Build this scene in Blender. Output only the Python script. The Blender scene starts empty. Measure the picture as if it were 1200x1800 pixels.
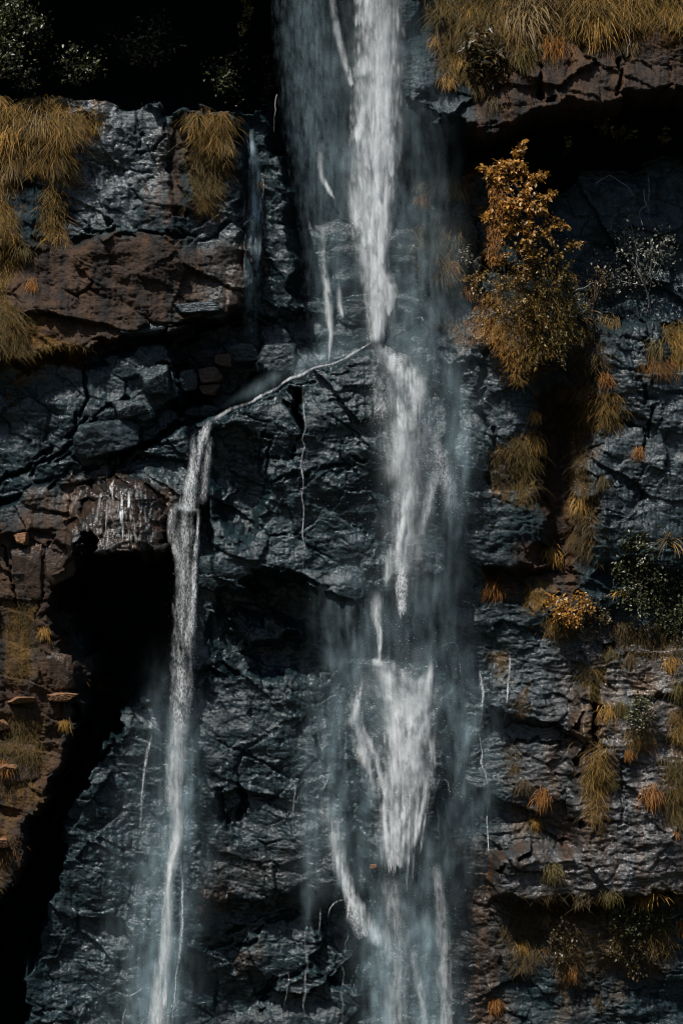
import bpy, math, random
import numpy as np

# ------------------------------------------------------------------ camera, sky, sun, exposure
scene = bpy.context.scene
COL = scene.collection
PXM = 40.0            # 40 photo pixels are about one metre on the cliff
ZB = 8.0              # the bottom edge of the view is 8 m above the gorge floor
CAM_D = 150.0
def X(u): return (np.asarray(u, float) - 600.0) / PXM
def Z(v): return ZB + (1800.0 - np.asarray(v, float)) / PXM

cam_d = bpy.data.cameras.new("camera"); cam = bpy.data.objects.new("camera", cam_d); COL.objects.link(cam)
cam.location = (0, -CAM_D, ZB + 22.5); cam.rotation_euler = (math.radians(90), 0, 0)
cam_d.sensor_fit = 'VERTICAL'; cam_d.sensor_height = 36.0; cam_d.lens = 36.0 * CAM_D / 45.0
cam_d.clip_end = 20000
scene.camera = cam

SUN = np.array([-0.30, -0.40, 0.87]); SUN /= np.linalg.norm(SUN)     # towards the sun
world = bpy.data.worlds.new("World"); scene.world = world; world.use_nodes = True
wn = world.node_tree.nodes; wl = world.node_tree.links
sky = wn.new('ShaderNodeTexSky'); sky.sky_type = 'NISHITA'; sky.sun_disc = False
sky.sun_elevation = math.asin(SUN[2]); sky.sun_rotation = math.atan2(SUN[0], SUN[1])
wl.new(sky.outputs[0], wn['Background'].inputs[0]); wn['Background'].inputs[1].default_value = 0.09
sl = bpy.data.lights.new("sun", 'SUN'); sl.energy = 4.0; sl.angle = math.radians(0.5); sl.color = (1.0, 0.94, 0.86)
so = bpy.data.objects.new("sun", sl); COL.objects.link(so); so.location = (-40, -60, 120)
from mathutils import Vector
so.rotation_euler = Vector(SUN).to_track_quat('Z', 'Y').to_euler()
scene.view_settings.view_transform = 'Standard'; scene.view_settings.look = 'None'
scene.view_settings.exposure = 0.5; scene.view_settings.gamma = 1.0; scene.view_settings.use_curve_mapping = False
cy = scene.cycles
cy.max_bounces = 6; cy.diffuse_bounces = 2; cy.glossy_bounces = 2; cy.transmission_bounces = 2
cy.transparent_max_bounces = 40; cy.volume_bounces = 0
cy.use_denoising = True; cy.denoising_prefilter = 'NONE'; cy.filter_width = 1.1
cy.caustics_reflective = False; cy.caustics_refractive = False

# ------------------------------------------------------------------ numpy noise
_r = np.random.RandomState(7)
PERM = _r.permutation(256).astype(np.int32); PERM = np.concatenate([PERM, PERM, PERM])
_a = _r.rand(256) * 2 * np.pi; GX = np.cos(_a).astype(np.float32); GY = np.sin(_a).astype(np.float32)
RV = _r.rand(8, 256).astype(np.float32)
def _h(ix, iy): return PERM[PERM[ix & 255] + (iy & 255)]
def perlin(x, y, seed=0):
    x = np.asarray(x, np.float32) + seed * 17.31; y = np.asarray(y, np.float32) + seed * 7.77
    fx0 = np.floor(x); fy0 = np.floor(y); ix = fx0.astype(np.int32); iy = fy0.astype(np.int32)
    fx = x - fx0; fy = y - fy0
    ux = fx * fx * fx * (fx * (fx * 6 - 15) + 10); uy = fy * fy * fy * (fy * (fy * 6 - 15) + 10)
    def g(dx, dy):
        h = _h(ix + dx, iy + dy); return GX[h] * (fx - dx) + GY[h] * (fy - dy)
    a = g(0, 0); b = g(1, 0); c = g(0, 1); d = g(1, 1)
    return ((a + (b - a) * ux) * (1 - uy) + (c + (d - c) * ux) * uy) * 1.5
def fbm(x, y, octv=4, seed=0, gain=0.5, ridged=False):
    s = 0; a = 1.0; f = 1.0; n = 0
    for i in range(octv):
        p = perlin(x * f, y * f, seed + i * 3)
        if ridged: p = 1 - 2 * np.abs(p)
        s = s + a * p; n += a; a *= gain; f *= 2.03
    return s / n
def facets(x, y, seed=0, jit=0.9, stepk=1.0):
    """cells of tilted planes: returns (random plane height, crack distance)"""
    x = np.asarray(x, np.float32) + seed * 13.7; y = np.asarray(y, np.float32) + seed * 3.3
    ix = np.floor(x).astype(np.int32); iy = np.floor(y).astype(np.int32)
    d1 = np.full(x.shape, 9.0, np.float32); d2 = d1.copy(); hh = np.zeros(x.shape, np.float32)
    for dx in (-1, 0, 1):
        for dy in (-1, 0, 1):
            h = _h(ix + dx, iy + dy)
            px = ix + dx + 0.5 + (RV[0][h] - .5) * jit; py = iy + dy + 0.5 + (RV[1][h] - .5) * jit
            ex = x - px; ey = y - py; d = ex * ex + ey * ey
            pl = (RV[2][h] - .5) * stepk + ex * (RV[3][h] - .5) * 1.4 + ey * (RV[4][h] - .5) * 1.4
            near = d < d1
            d2 = np.where(near, d1, np.minimum(d2, d)); hh = np.where(near, pl, hh); d1 = np.where(near, d, d1)
    return hh, np.sqrt(d2) - np.sqrt(d1)
def sstep(a, b, x):
    t = np.clip((x - a) / (b - a), 0, 1); return t * t * (3 - 2 * t)

# ------------------------------------------------------------------ the cliff as a field of depths over the view
def axis(lo, a, b, hi, step, coarse):
    return np.concatenate([np.arange(lo, a, coarse), np.arange(a, b, step), np.arange(b, hi + 1, coarse)]).astype(np.float32)
UA = axis(-1000, -40, 1240, 2200, 2.0, 20.0); VA = axis(-720, -40, 1840, 2140, 2.0, 20.0)
U, V = np.meshgrid(UA, VA)
_fx, _ = facets(U / 44, V / 40, 7); _fy, _ = facets(U / 40, V / 36, 8)
WU = U + 26 * fbm(U / 90, V / 90, 5, 11, 0.6) + 16 * _fx
WV = V + 22 * fbm(U / 90, V / 70, 5, 21, 0.6) + 18 * _fy

def pmask(poly, soft=10.0, wu=None, wv=None):
    """1 inside the polygon, 0 outside, soft edge (in photo pixels)"""
    wu = WU if wu is None else wu; wv = WV if wv is None else wv
    p = np.array(poly, np.float32)
    lo = p.min(0) - soft - 2; hi = p.max(0) + soft + 2
    sel = (wu > lo[0]) & (wu < hi[0]) & (wv > lo[1]) & (wv < hi[1])
    out = np.zeros(wu.shape, np.float32)
    x = wu[sel]; y = wv[sel]
    if x.size == 0: return out
    d2 = np.full(x.shape, 1e9, np.float32); ins = np.zeros(x.shape, bool)
    n = len(p)
    for i in range(n):
        ax, ay = p[i]; bx, by = p[(i + 1) % n]
        ex, ey = bx - ax, by - ay
        t = np.clip(((x - ax) * ex + (y - ay) * ey) / (ex * ex + ey * ey + 1e-6), 0, 1)
        d2 = np.minimum(d2, (x - ax - t * ex) ** 2 + (y - ay - t * ey) ** 2)
        c = ((ay > y) != (by > y)) & (x < (bx - ax) * (y - ay) / (by - ay + 1e-9) + ax)
        ins ^= c
    sd = np.sqrt(d2) * np.where(ins, 1, -1)
    out[sel] = sstep(-soft, soft, sd)
    return out
def lmask(pts, w, wu=None, wv=None):
    """a line of half width w"""
    wu = WU if wu is None else wu; wv = WV if wv is None else wv
    p = np.array(pts, np.float32); lo = p.min(0) - w - 2; hi = p.max(0) + w + 2
    sel = (wu > lo[0]) & (wu < hi[0]) & (wv > lo[1]) & (wv < hi[1])
    out = np.zeros(wu.shape, np.float32); x = wu[sel]; y = wv[sel]
    if x.size == 0: return out
    d2 = np.full(x.shape, 1e9, np.float32)
    for i in range(len(p) - 1):
        ax, ay = p[i]; ex, ey = p[i + 1] - p[i]
        t = np.clip(((x - ax) * ex + (y - ay) * ey) / (ex * ex + ey * ey + 1e-6), 0, 1)
        d2 = np.minimum(d2, (x - ax - t * ex) ** 2 + (y - ay - t * ey) ** 2)
    out[sel] = np.clip(1 - np.sqrt(d2) / w, 0, 1)
    return out

D = (V - 900) / 1800 * 1.2
def put(poly, top, bottom, soft=8, warp=1.0):
    global D
    p = np.array(poly, float); v0, v1 = p[:, 1].min(), p[:, 1].max()
    m = pmask(poly, soft, U + warp * (WU - U), V + warp * (WV - V)); val = top + (bottom - top) * np.clip((WV - v0) / (v1 - v0), 0, 1)
    D = D * (1 - m) + val * m
# broad shapes ------------------------------------------------ (photo pixel outline, depth at top and bottom in metres towards the viewer)
put([(-1000, -720), (2200, -720), (2200, -70), (520, -70), (500, -60), (-1000, -60)], 0.0, 2.4, 10)
put([(478, 190), (490, -60), (690, -60), (705, 300), (740, 310), (760, 560), (650, 620), (455, 560)], -4.0, -3.0, 16)         # behind the fall
put([(430, 520), (660, 520), (660, 604), (600, 632), (510, 664), (400, 722), (350, 740), (280, 700), (280, 590)], -1.6, -1.4, 8, 0.4)
put([(-300, -90), (505, -90), (500, 60), (478, 180), (430, 205), (330, 188), (200, 183), (110, 165), (-300, 160)], -10.0, -9.5, 7)    # black hollow
put([(-300, 168), (100, 172), (300, 188), (424, 200), (415, 240), (436, 300), (428, 350), (448, 420), (438, 480), (446, 538), (400, 552), (290, 575), (150, 612), (0, 640), (-300, 650)], 0.3, 1.7, 7)   # stained slab
put([(425, 205), (470, 215), (500, 260), (520, 400), (515, 560), (440, 548), (430, 300)], -0.9, -0.6, 16)     # dim rock between slab and fall
put([(300, 188), (325, 188), (322, 380), (300, 385)], 0.2, 0.5, 6)
put([(-200, 650), (160, 640), (290, 600), (325, 690), (250, 740), (215, 800), (60, 860), (-200, 950)], 0.5, 0.9, 9)
put([(-200, 985), (0, 900), (100, 848), (220, 798), (340, 752), (352, 880), (305, 955), (240, 972), (165, 962), (100, 1010), (0, 990)], 0.7, 2.3, 9)   # dripping lip

put([(100, 1025), (128, 1000), (150, 990), (172, 958), (196, 985), (222, 966), (246, 975), (262, 1000), (284, 985), (303, 960), (312, 1050), (296, 1150), (255, 1220), (195, 1262), (150, 1255), (165, 1120)], -8.0, -7.0, 12)    # cave
put([(-200, 945), (60, 930), (128, 958), (106, 1030), (112, 1130), (150, 1235), (120, 1330), (90, 1400), (60, 1500), (20, 1560), (-200, 1600)], 1.4, 2.0, 8)  # side column
put([(200, 1252), (150, 1238), (118, 1330), (88, 1395), (55, 1480), (18, 1560), (-40, 1700), (-60, 1900), (25, 1900), (48, 1700), (88, 1560), (130, 1400), (215, 1262)], -7.5, -7.5, 12)  # gully
put([(658, 610), (640, 616), (628, 628), (600, 637), (585, 648), (552, 652), (530, 668), (510, 670), (488, 690), (462, 698), (440, 716), (415, 722), (400, 735), (368, 748), (358, 800), (365, 900), (382, 1010), (450, 1042), (590, 1046), (650, 1060), (780, 1000), (790, 640), (720, 600)], 1.5, 2.1, 3.5, 0.5)  # buttress
put([(382, 1035), (450, 1050), (590, 1056), (640, 1080), (600, 1150), (520, 1190), (420, 1195), (370, 1150)], -0.7, -0.3, 12)
put([(410, 1085), (470, 1075), (530, 1105), (500, 1130), (430, 1140)], 0.5, 0.8, 16)
put([(430, 1010), (505, 1015), (570, 1035), (590, 1065), (520, 1085), (460, 1060)], -0.9, -0.9, 10)
put([(370, 760), (455, 770), (470, 850), (440, 960), (380, 900)], 0.9, 0.9, 14)
put([(600, 1160), (680, 1150), (770, 1160), (800, 1190), (770, 1480), (650, 1530), (620, 1350)], 1.3, 1.8, 14)
put([(350, 1185), (600, 1180), (620, 1560), (560, 1570), (360, 1590), (345, 1500)], 0.7, 1.3, 14)
put([(566, 1578), (622, 1575), (640, 1640), (625, 1730), (575, 1730), (560, 1660)], -0.5, -0.2, 8)
put([(688, -80), (2200, -80), (2200, 165), (1200, 172), (1080, 180), (985, 196), (935, 216), (872, 252), (800, 228), (758, 222), (715, 205), (690, 150)], 0.6, 2.9, 7)  # overhang
put([(690, 206), (715, 210), (760, 226), (872, 258), (940, 222), (1085, 186), (2200, 172), (2200, 275), (1180, 282), (1020, 300), (960, 335), (880, 305), (830, 300), (700, 310)], -8.0, -6.0, 7)
put([(955, 335), (1020, 302), (1180, 286), (2200, 280), (2200, 560), (1180, 575), (1060, 570), (990, 560)], -1.9, -0.6, 14)
put([(790, 600), (870, 580), (950, 690), (950, 1000), (860, 1010), (790, 980)], 0.6, 0.9, 22)
put([(948, 690), (1010, 680), (1010, 850), (1004, 1010), (965, 1000), (955, 850)], -0.9, -0.7, 10)
put([(1045, 585), (1130, 570), (1200, 640), (1300, 620), (1300, 1000), (1040, 1000), (1025, 820)], 0.7, 1.1, 20)
put([(855, 1000), (1010, 1000), (1020, 1055), (930, 1062), (870, 1050)], -0.6, -0.3, 10)
put([(1010, 1130), (1400, 1120), (1400, 1560), (1180, 1560), (1020, 1575), (860, 1572), (870, 1500), (1000, 1480)], 0.9, 1.9, 12)
put([(1040, 1170), (1055, 1165), (1050, 1260), (1038, 1300)], -0.6, -0.2, 6)
put([(950, 1585), (1180, 1570), (1500, 1560), (1500, 1640), (1170, 1640), (960, 1640)], 0.1, 0.5, 14)

# rock relief ------------------------------------------------
xm, zm = U / PXM, V / PXM
wx = xm + 0.30 * fbm(xm / 1.5, zm / 1.5, 4, 31, 0.6); wz = zm + 0.26 * fbm(xm / 1.5, zm / 1.5, 4, 41, 0.6)
deep = 0.25 + 0.75 * sstep(-2.5, -0.2, D)
D = D + 0.95 * fbm(xm / 4.2, zm / 3.6, 4, 51)
tilt = wx * 0.94 + wz * 0.34, wz * 0.94 - wx * 0.34           # the joints of the rock run down to one side
f0, _ = facets(tilt[0] / 4.6, tilt[1] / 2.9, 5, 0.9, 0.5); f1, c1 = facets(tilt[0] / 2.6, tilt[1] / 1.4, 1, 0.9, 0.35)
bed = pmask([(760, 560), (1400, 560), (1400, 1900), (760, 1900)], 80) * 0.8
f2, c2 = facets(wx / 0.95, wz / 0.70, 2, 0.9, 0.5); f2b, _ = facets(wx / 1.7, wz / 0.36, 9, 0.9, 0.6); f2 = f2 * (1 - bed) + f2b * bed; f3, c3 = facets(wx / 0.36, wz / 0.24, 3); f4, _ = facets(wx / 0.16, wz / 0.12, 4)
am = 0.20 + 1.0 * sstep(-0.25, 0.45, fbm(xm / 2.4, zm / 2.4, 3, 61))
for poly, k in (([(820, 70), (1400, 60), (1400, 200), (870, 260)], 0.7), ([(0, 440), (440, 430), (440, 590), (0, 640)], 0.45), ([(0, 640), (320, 600), (330, 760), (0, 880)], 0.45),
                ([(960, 280), (1260, 280), (1260, 560), (980, 560)], 0.5), ([(0, 940), (140, 940), (150, 1240), (0, 1300)], 0.5), ([(440, 560), (660, 520), (650, 610), (500, 680)], 0.5), ([(100, 860), (320, 820), (310, 980), (60, 980)], 0.5)):
    am = am * (1 - k * pmask(poly, 30))
D = D + deep * (0.80 * f0 + 0.36 * f1 + 0.15 * f2 * am + 0.075 * f3 * am + 0.035 * f4)
ck = sstep(0.0, 0.35, fbm(xm / 3.0, zm / 3.0, 2, 63))
D = D - deep * ck * (0.16 * (1 - sstep(0, 0.07, c1)) + 0.07 * (1 - sstep(0, 0.08, c2)))
D = D + deep * 0.11 * am * fbm(xm / 0.75, zm / 0.5, 5, 71, 0.6)
dash = fbm(xm / 0.55, zm / 0.11, 3, 75, 0.6); D = D + deep * 0.05 * dash * (0.4 + 0.8 * am)
D = D + deep * 0.03 * am * fbm(xm / 0.16, zm / 0.13, 2, 78, 0.6, True)
# bedding: wavy near-horizontal ledges, each step undercut
strat = np.zeros_like(D)
for poly, a in (([(840, 1060), (1260, 1100), (1260, 1570), (860, 1570), (760, 1400), (800, 1150)], 1.0), ([(350, 1480), (600, 1480), (600, 1760), (350, 1760)], 0.6),
                ([(380, 620), (660, 620), (660, 1010), (380, 1010)], 0.45), ([(760, 600), (900, 600), (900, 1050), (760, 1050)], 0.5),
                ([(0, 820), (350, 740), (350, 880), (0, 930)], 0.6), ([(60, 400), (440, 400), (440, 590), (60, 600)], 0.4), ([(760, 1380), (1230, 1380), (1230, 1840), (760, 1840)], 0.6)):
    strat = np.maximum(strat, a * pmask(poly, 40))
ph = (wz + 0.35 * fbm(xm / 2.5, zm / 1.2, 4, 81) + 0.10 * xm) / 0.34
saw = (ph - np.floor(ph)); saw = np.where(saw < 0.8, saw / 0.8, (1 - saw) / 0.2)
ph2 = (wz + 0.2 * fbm(xm / 1.2, zm / 0.5, 3, 91) + 0.05 * xm) / 0.13
saw2 = (ph2 - np.floor(ph2)); saw2 = np.where(saw2 < 0.75, saw2 / 0.75, (1 - saw2) / 0.25)
brk = sstep(-0.25, 0.35, fbm(xm / 0.9, zm / 0.5, 3, 95))
D = D + deep * strat * (0.075 * (saw - .5) * (0.3 + 0.7 * brk) + 0.075 * (saw2 - .5) * (0.3 + 0.7 * brk))
# upright fluting worn by water
lipm = pmask([(130, 960), (150, 870), (200, 830), (260, 850), (300, 920), (300, 965), (220, 985)], 20)
_rr = ((WU - 214) / 92) ** 2 + ((WV - 968) / 140) ** 2
D = D + 2.0 * np.sqrt(np.clip(1 - _rr, 0, 1)) * sstep(990, 962, WV + 14 * fbm(U / 16, V / 40, 3, 98))                  # the rounded wet bulge over the cave
D = D + 0.22 * lipm * fbm(xm / 0.34, zm / 2.2, 3, 99, 0.5, True)
flute = fbm(xm / 0.32, zm / 2.6, 4, 101, 0.55, True)
D = D + deep * 0.07 * flute * (1 - 0.7 * strat)
# named cracks
for pts, w, dep in (
    ([(516, 682), (520, 720), (527, 760), (522, 800)], 9, 1.6), ([(150, 640), (155, 700), (135, 770), (60, 830)], 5, 0.5),
    ([(300, 598), (360, 580), (440, 548)], 9, 0.8), ([(0, 850), (90, 790), (200, 720), (225, 690)], 6, 0.5), ([(215, 800), (280, 765), (345, 738)], 10, 0.9),
    ([(280, 600), (310, 650), (330, 690), (370, 725)], 12, 0.8), ([(924, 120), (945, 150), (955, 190)], 5, 0.8), ([(1100, 90), (1095, 130), (1070, 175)], 5, 0.7),
    ([(290, 205), (285, 240), (262, 262), (232, 275)], 4, 0.3), ([(240, 200), (238, 260)], 3, 0.2), ([(60, 420), (200, 405), (330, 420), (430, 395)], 6, 0.35),
    ([(110, 380), (160, 400), (215, 415)], 5, 0.3), ([(850, 610), (840, 690), (860, 760), (862, 850)], 7, 0.5), ([(1130, 575), (1135, 640), (1140, 780)], 5, 0.5),
    ([(1080, 740), (1130, 755), (1135, 800)], 5, 0.4), ([(380, 700), (345, 690), (320, 720)], 10, 0.7), ([(455, 600), (452, 660)], 5, 0.6),
    ([(380, 760), (470, 770), (480, 860)], 5, 0.35), ([(470, 860), (560, 830), (650, 820)], 6, 0.3), ([(540, 660), (620, 655), (655, 640)], 4, 0.2),
    ([(390, 1380), (388, 1460)], 6, 0.5), ([(420, 1350), (424, 1440)], 6, 0.5), ([(860, 1310), (1000, 1300), (1060, 1310)], 4, 0.3), ([(80, 955), (78, 1060), (70, 1090)], 5, 0.4),
    ([(20, 960), (28, 1060)], 4, 0.4), ([(540, 1290), (545, 1340), (520, 1400)], 5, 0.3), ([(360, 1660), (450, 1640), (560, 1600)], 6, 0.35), ([(450, 1760), (500, 1700), (560, 1690)], 7, 0.4)):
    D = D - dep * sstep(0, 1, lmask(pts, w))
D = D + deep * 0.03 * fbm(xm / 0.11, zm / 0.10, 2, 111)
H = D
def _blur(a, k):
    for ax in (0, 1):
        c = np.cumsum(np.concatenate([np.take(a, [0] * k, ax), a, np.take(a, [-1] * (k + 1), ax)], ax), ax)
        n = a.shape[ax]
        a = (np.take(c, range(2 * k, 2 * k + n), ax) - np.take(c, range(0, n), ax)) / (2 * k)
    return a
HS = _blur(H, 9)
def samp(F, u, v):
    iu = np.interp(u, UA, np.arange(len(UA))); iv = np.interp(v, VA, np.arange(len(VA)))
    a = np.clip(iu.astype(int), 0, len(UA) - 2); b = np.clip(iv.astype(int), 0, len(VA) - 2); fu = iu - a; fv = iv - b
    return (F[b, a] * (1 - fu) + F[b, a + 1] * fu) * (1 - fv) + (F[b + 1, a] * (1 - fu) + F[b + 1, a + 1] * fu) * fv

# stains, moss and wetness painted by where they grow and run, and lit tones put into the colour
def noisy(m, s, seed, lo=-0.25, hi=0.35): return m * sstep(lo, hi, fbm(U / s, V / (s * 1.6), 4, seed))
brown = np.zeros_like(H)
for poly, a, soft in (
    ([(850, 60), (1260, 40), (1260, 190), (1080, 200), (930, 225), (870, 260), (830, 235), (850, 150)], 1.4, 30),
    ([(30, 430), (200, 420), (330, 430), (330, 560), (160, 610), (20, 640)], 1.7, 25), ([(150, 420), (440, 440), (430, 550), (270, 580)], 1.1, 25),
    ([(265, 210), (335, 200), (330, 400), (270, 390)], 0.75, 10), ([(-100, 940), (120, 930), (140, 1230), (80, 1400), (30, 1540), (-100, 1580)], 1.3, 20),
    ([(0, 920), (110, 860), (180, 830), (320, 880), (310, 970), (100, 980), (0, 980)], 1.2, 20), ([(930, 680), (1030, 680), (1015, 1050), (870, 1050), (870, 1000), (950, 950)], 1.4, 25),
    ([(760, 560), (860, 570), (870, 640), (800, 610)], 0.9, 15), ([(720, 290), (830, 290), (830, 560), (760, 570)], 0.7, 25),
    ([(1000, 1130), (1260, 1130), (1260, 1560), (870, 1560)], 0.75, 40), ([(800, 1480), (900, 1480), (900, 1840), (800, 1840)], 0.9, 30), ([(960, 1600), (1080, 1600), (1080, 1780), (980, 1780)], 0.5, 30),
    ([(350, 1560), (410, 1555), (410, 1595), (350, 1600)], 0.7, 8), ([(420, 1660), (460, 1660), (455, 1700), (420, 1700)], 0.9, 8), ([(560, 1550), (620, 1555), (610, 1575), (560, 1580)], 0.9, 6),  # small patches low on the rock paint in pinkish lit streaks
    ([(350, 1490), (560, 1480), (560, 1560), (350, 1570)], 0.35, 20), ([(-1000, 200), (-60, 200), (-60, 2140), (-1000, 2140)], 0.5, 60), ([(1260, 60), (2200, 60), (2200, 2140), (1260, 2140)], 0.45, 60)):
    brown = np.maximum(brown, a * pmask(poly, soft))
streak = sstep(-0.2, 0.3, fbm(U / 26, V / 210, 4, 201))
brown = np.clip(brown * (0.45 + 0.75 * streak), 0, 1)
moss = np.zeros_like(H)
for poly, a, soft in (
    ([(0, 160), (180, 180), (130, 330), (0, 300)], 0.8, 20), ([(335, 200), (405, 200), (400, 390), (340, 380)], 0.8, 12), ([(0, 500), (60, 560), (150, 610), (150, 645), (0, 660)], 0.9, 14),
    ([(760, -40), (1260, -40), (1260, 70), (980, 100), (860, 150), (770, 130)], 0.8, 25), ([(850, 290), (880, 290), (872, 440), (848, 480)], 1.0, 8), ([(780, 560), (900, 560), (980, 640), (905, 690), (850, 620)], 0.9, 14),
    ([(865, 780), (890, 780), (885, 880), (865, 880)], 1.0, 8), ([(895, 770), (945, 760), (935, 890), (905, 900)], 0.9, 12), ([(850, 1020), (890, 1020), (880, 1050), (855, 1050)], 1.0, 10), ([(920, 1030), (965, 1030), (960, 1070), (925, 1075)], 1.0, 10),
    ([(15, 1060), (72, 1060), (60, 1190), (20, 1200)], 0.9, 14), ([(0, 1250), (90, 1260), (70, 1400), (0, 1480)], 0.6, 20), ([(1025, 1310), (1060, 1310), (1050, 1460), (1030, 1460)], 0.8, 10), ([(950, 1570), (1180, 1560), (1170, 1700), (980, 1720)], 0.6, 25),
    ([(860, 1150), (885, 1150), (880, 1200), (868, 1200)], 0.8, 8), ([(1010, 700), (1050, 700), (1040, 900), (1015, 900)], 0.5, 12), ([(905, 1230), (925, 1200), (925, 1270), (912, 1270)], 0.7, 6),
    ([(965, 1580), (990, 1580), (985, 1840), (965, 1840)], 0.4, 10), ([(1080, 1600), (1110, 1600), (1100, 1760), (1085, 1760)], 0.4, 10)):
    moss = np.maximum(moss, a * pmask(poly, soft))
for poly, a, soft in (([(1015, 1180), (1065, 1180), (1058, 1480), (1025, 1480)], 0.55, 14), ([(1168, 1120), (1240, 1120), (1240, 1460), (1175, 1450)], 0.55, 20), ([(900, 1370), (965, 1370), (955, 1480), (915, 1480)], 0.45, 18),
                      ([(1000, 690), (1045, 690), (1035, 930), (1005, 930)], 0.6, 12), ([(0, 280), (30, 300), (40, 440), (20, 540), (0, 560)], 0.8, 14), ([(880, 1560), (1240, 1550), (1240, 1600), (890, 1610)], 0.5, 20), ([(1080, 1180), (1150, 1180), (1140, 1320), (1090, 1320)], 0.4, 16)):
    moss = np.maximum(moss, a * pmask(poly, soft))
moss = noisy(moss, 22, 211, -0.45, 0.15)
wet = np.zeros_like(H)
for poly, a, soft in (([(330, 560), (480, 200), (780, 200), (880, 600), (880, 1300), (860, 1840), (60, 1840), (140, 1450), (200, 1270), (330, 1000)], 1.0, 60),
                      ([(-60, 640), (330, 600), (380, 760), (340, 900), (-60, 900)], 0.9, 30), ([(110, 180), (290, 190), (290, 400), (230, 420), (120, 410)], 0.55, 18),
                      ([(960, 290), (1260, 280), (1260, 980), (1040, 1000), (1000, 560)], 0.6, 40), ([(840, 1060), (1260, 1060), (1260, 1840), (840, 1840)], 0.6, 50), ([(140, 830), (270, 830), (300, 960), (150, 970)], 0.5, 15)):
    wet = np.maximum(wet, a * pmask(poly, soft))
pale = np.zeros_like(H)  # paler grey painted where sun and glints fall on the rock
for poly, a, soft in (([(110, 180), (290, 190), (290, 330), (240, 360), (130, 400)], 1.0, 18), ([(330, 385), (440, 370), (440, 410), (350, 430)], 0.9, 14), ([(1040, 590), (1140, 580), (1260, 740), (1260, 940), (1050, 950)], 0.5, 40),
                      ([(1040, 1120), (1260, 1120), (1260, 1560), (880, 1560), (900, 1480), (1040, 1440)], 1.0, 40), ([(860, 1120), (1040, 1120), (1040, 1480), (880, 1500)], 0.5, 30), ([(770, 590), (870, 610), (940, 760), (860, 900), (790, 760)], 0.45, 30), ([(700, 100), (760, 110), (840, 220), (790, 225), (720, 200)], 0.4, 20), ([(460, 600), (525, 600), (525, 655), (460, 655)], 0.7, 8)):
    pale = np.maximum(pale, a * pmask(poly, soft))
pale = pale * (0.35 + 0.65 * sstep(-0.3, 0.3, fbm(U / 40, V / 60, 4, 221)))

def mesh_from(name, verts, faces, attrs=None, smooth=True):
    """fast mesh: verts (n,3), faces list of equal-length index rows or a list of arrays"""
    me = bpy.data.meshes.new(name)
    fl = faces if isinstance(faces, list) else [faces]
    fl = [np.asarray(f, np.int32) for f in fl if len(f)]
    idx = np.concatenate([f.ravel() for f in fl]); tot = np.concatenate([np.full(len(f), f.shape[1], np.int32) for f in fl])
    st = np.concatenate([[0], np.cumsum(tot)[:-1]]).astype(np.int32)
    me.vertices.add(len(verts)); me.vertices.foreach_set('co', np.asarray(verts, np.float32).ravel())
    me.loops.add(len(idx)); me.loops.foreach_set('vertex_index', idx)
    me.polygons.add(len(tot)); me.polygons.foreach_set('loop_start', st); me.polygons.foreach_set('loop_total', tot)
    me.polygons.foreach_set('use_smooth', np.full(len(tot), smooth))
    for k, a in (attrs or {}).items():
        a = np.asarray(a, np.float32)
        if a.ndim == 1:
            at = me.attributes.new(k, 'FLOAT', 'POINT'); at.data.foreach_set('value', a)
        else:
            if a.shape[1] == 3: a = np.concatenate([a, np.ones((len(a), 1), np.float32)], 1)
            at = me.attributes.new(k, 'FLOAT_COLOR', 'POINT'); at.data.foreach_set('color', a.ravel())
    me.update(calc_edges=True); me.validate()
    return me
def grid_faces(nr, nc):
    i = np.arange(nr * nc).reshape(nr, nc)
    return np.stack([i[:-1, :-1].ravel(), i[1:, :-1].ravel(), i[1:, 1:].ravel(), i[:-1, 1:].ravel()], 1)
def link(name, me, mat, parent=None, label=None, cat=None, group=None, kind=None):
    o = bpy.data.objects.new(name, me); COL.objects.link(o)
    if mat is not None and me is not None and not me.materials: me.materials.append(mat)
    if parent is not None: o.parent = parent
    tag(o, label, cat, group, kind)
    return o
def tag(o, label=None, cat=None, group=None, kind=None):
    for k, v in (('label', label), ('category', cat), ('group', group), ('kind', kind)):
        if v: o[k] = v

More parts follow.
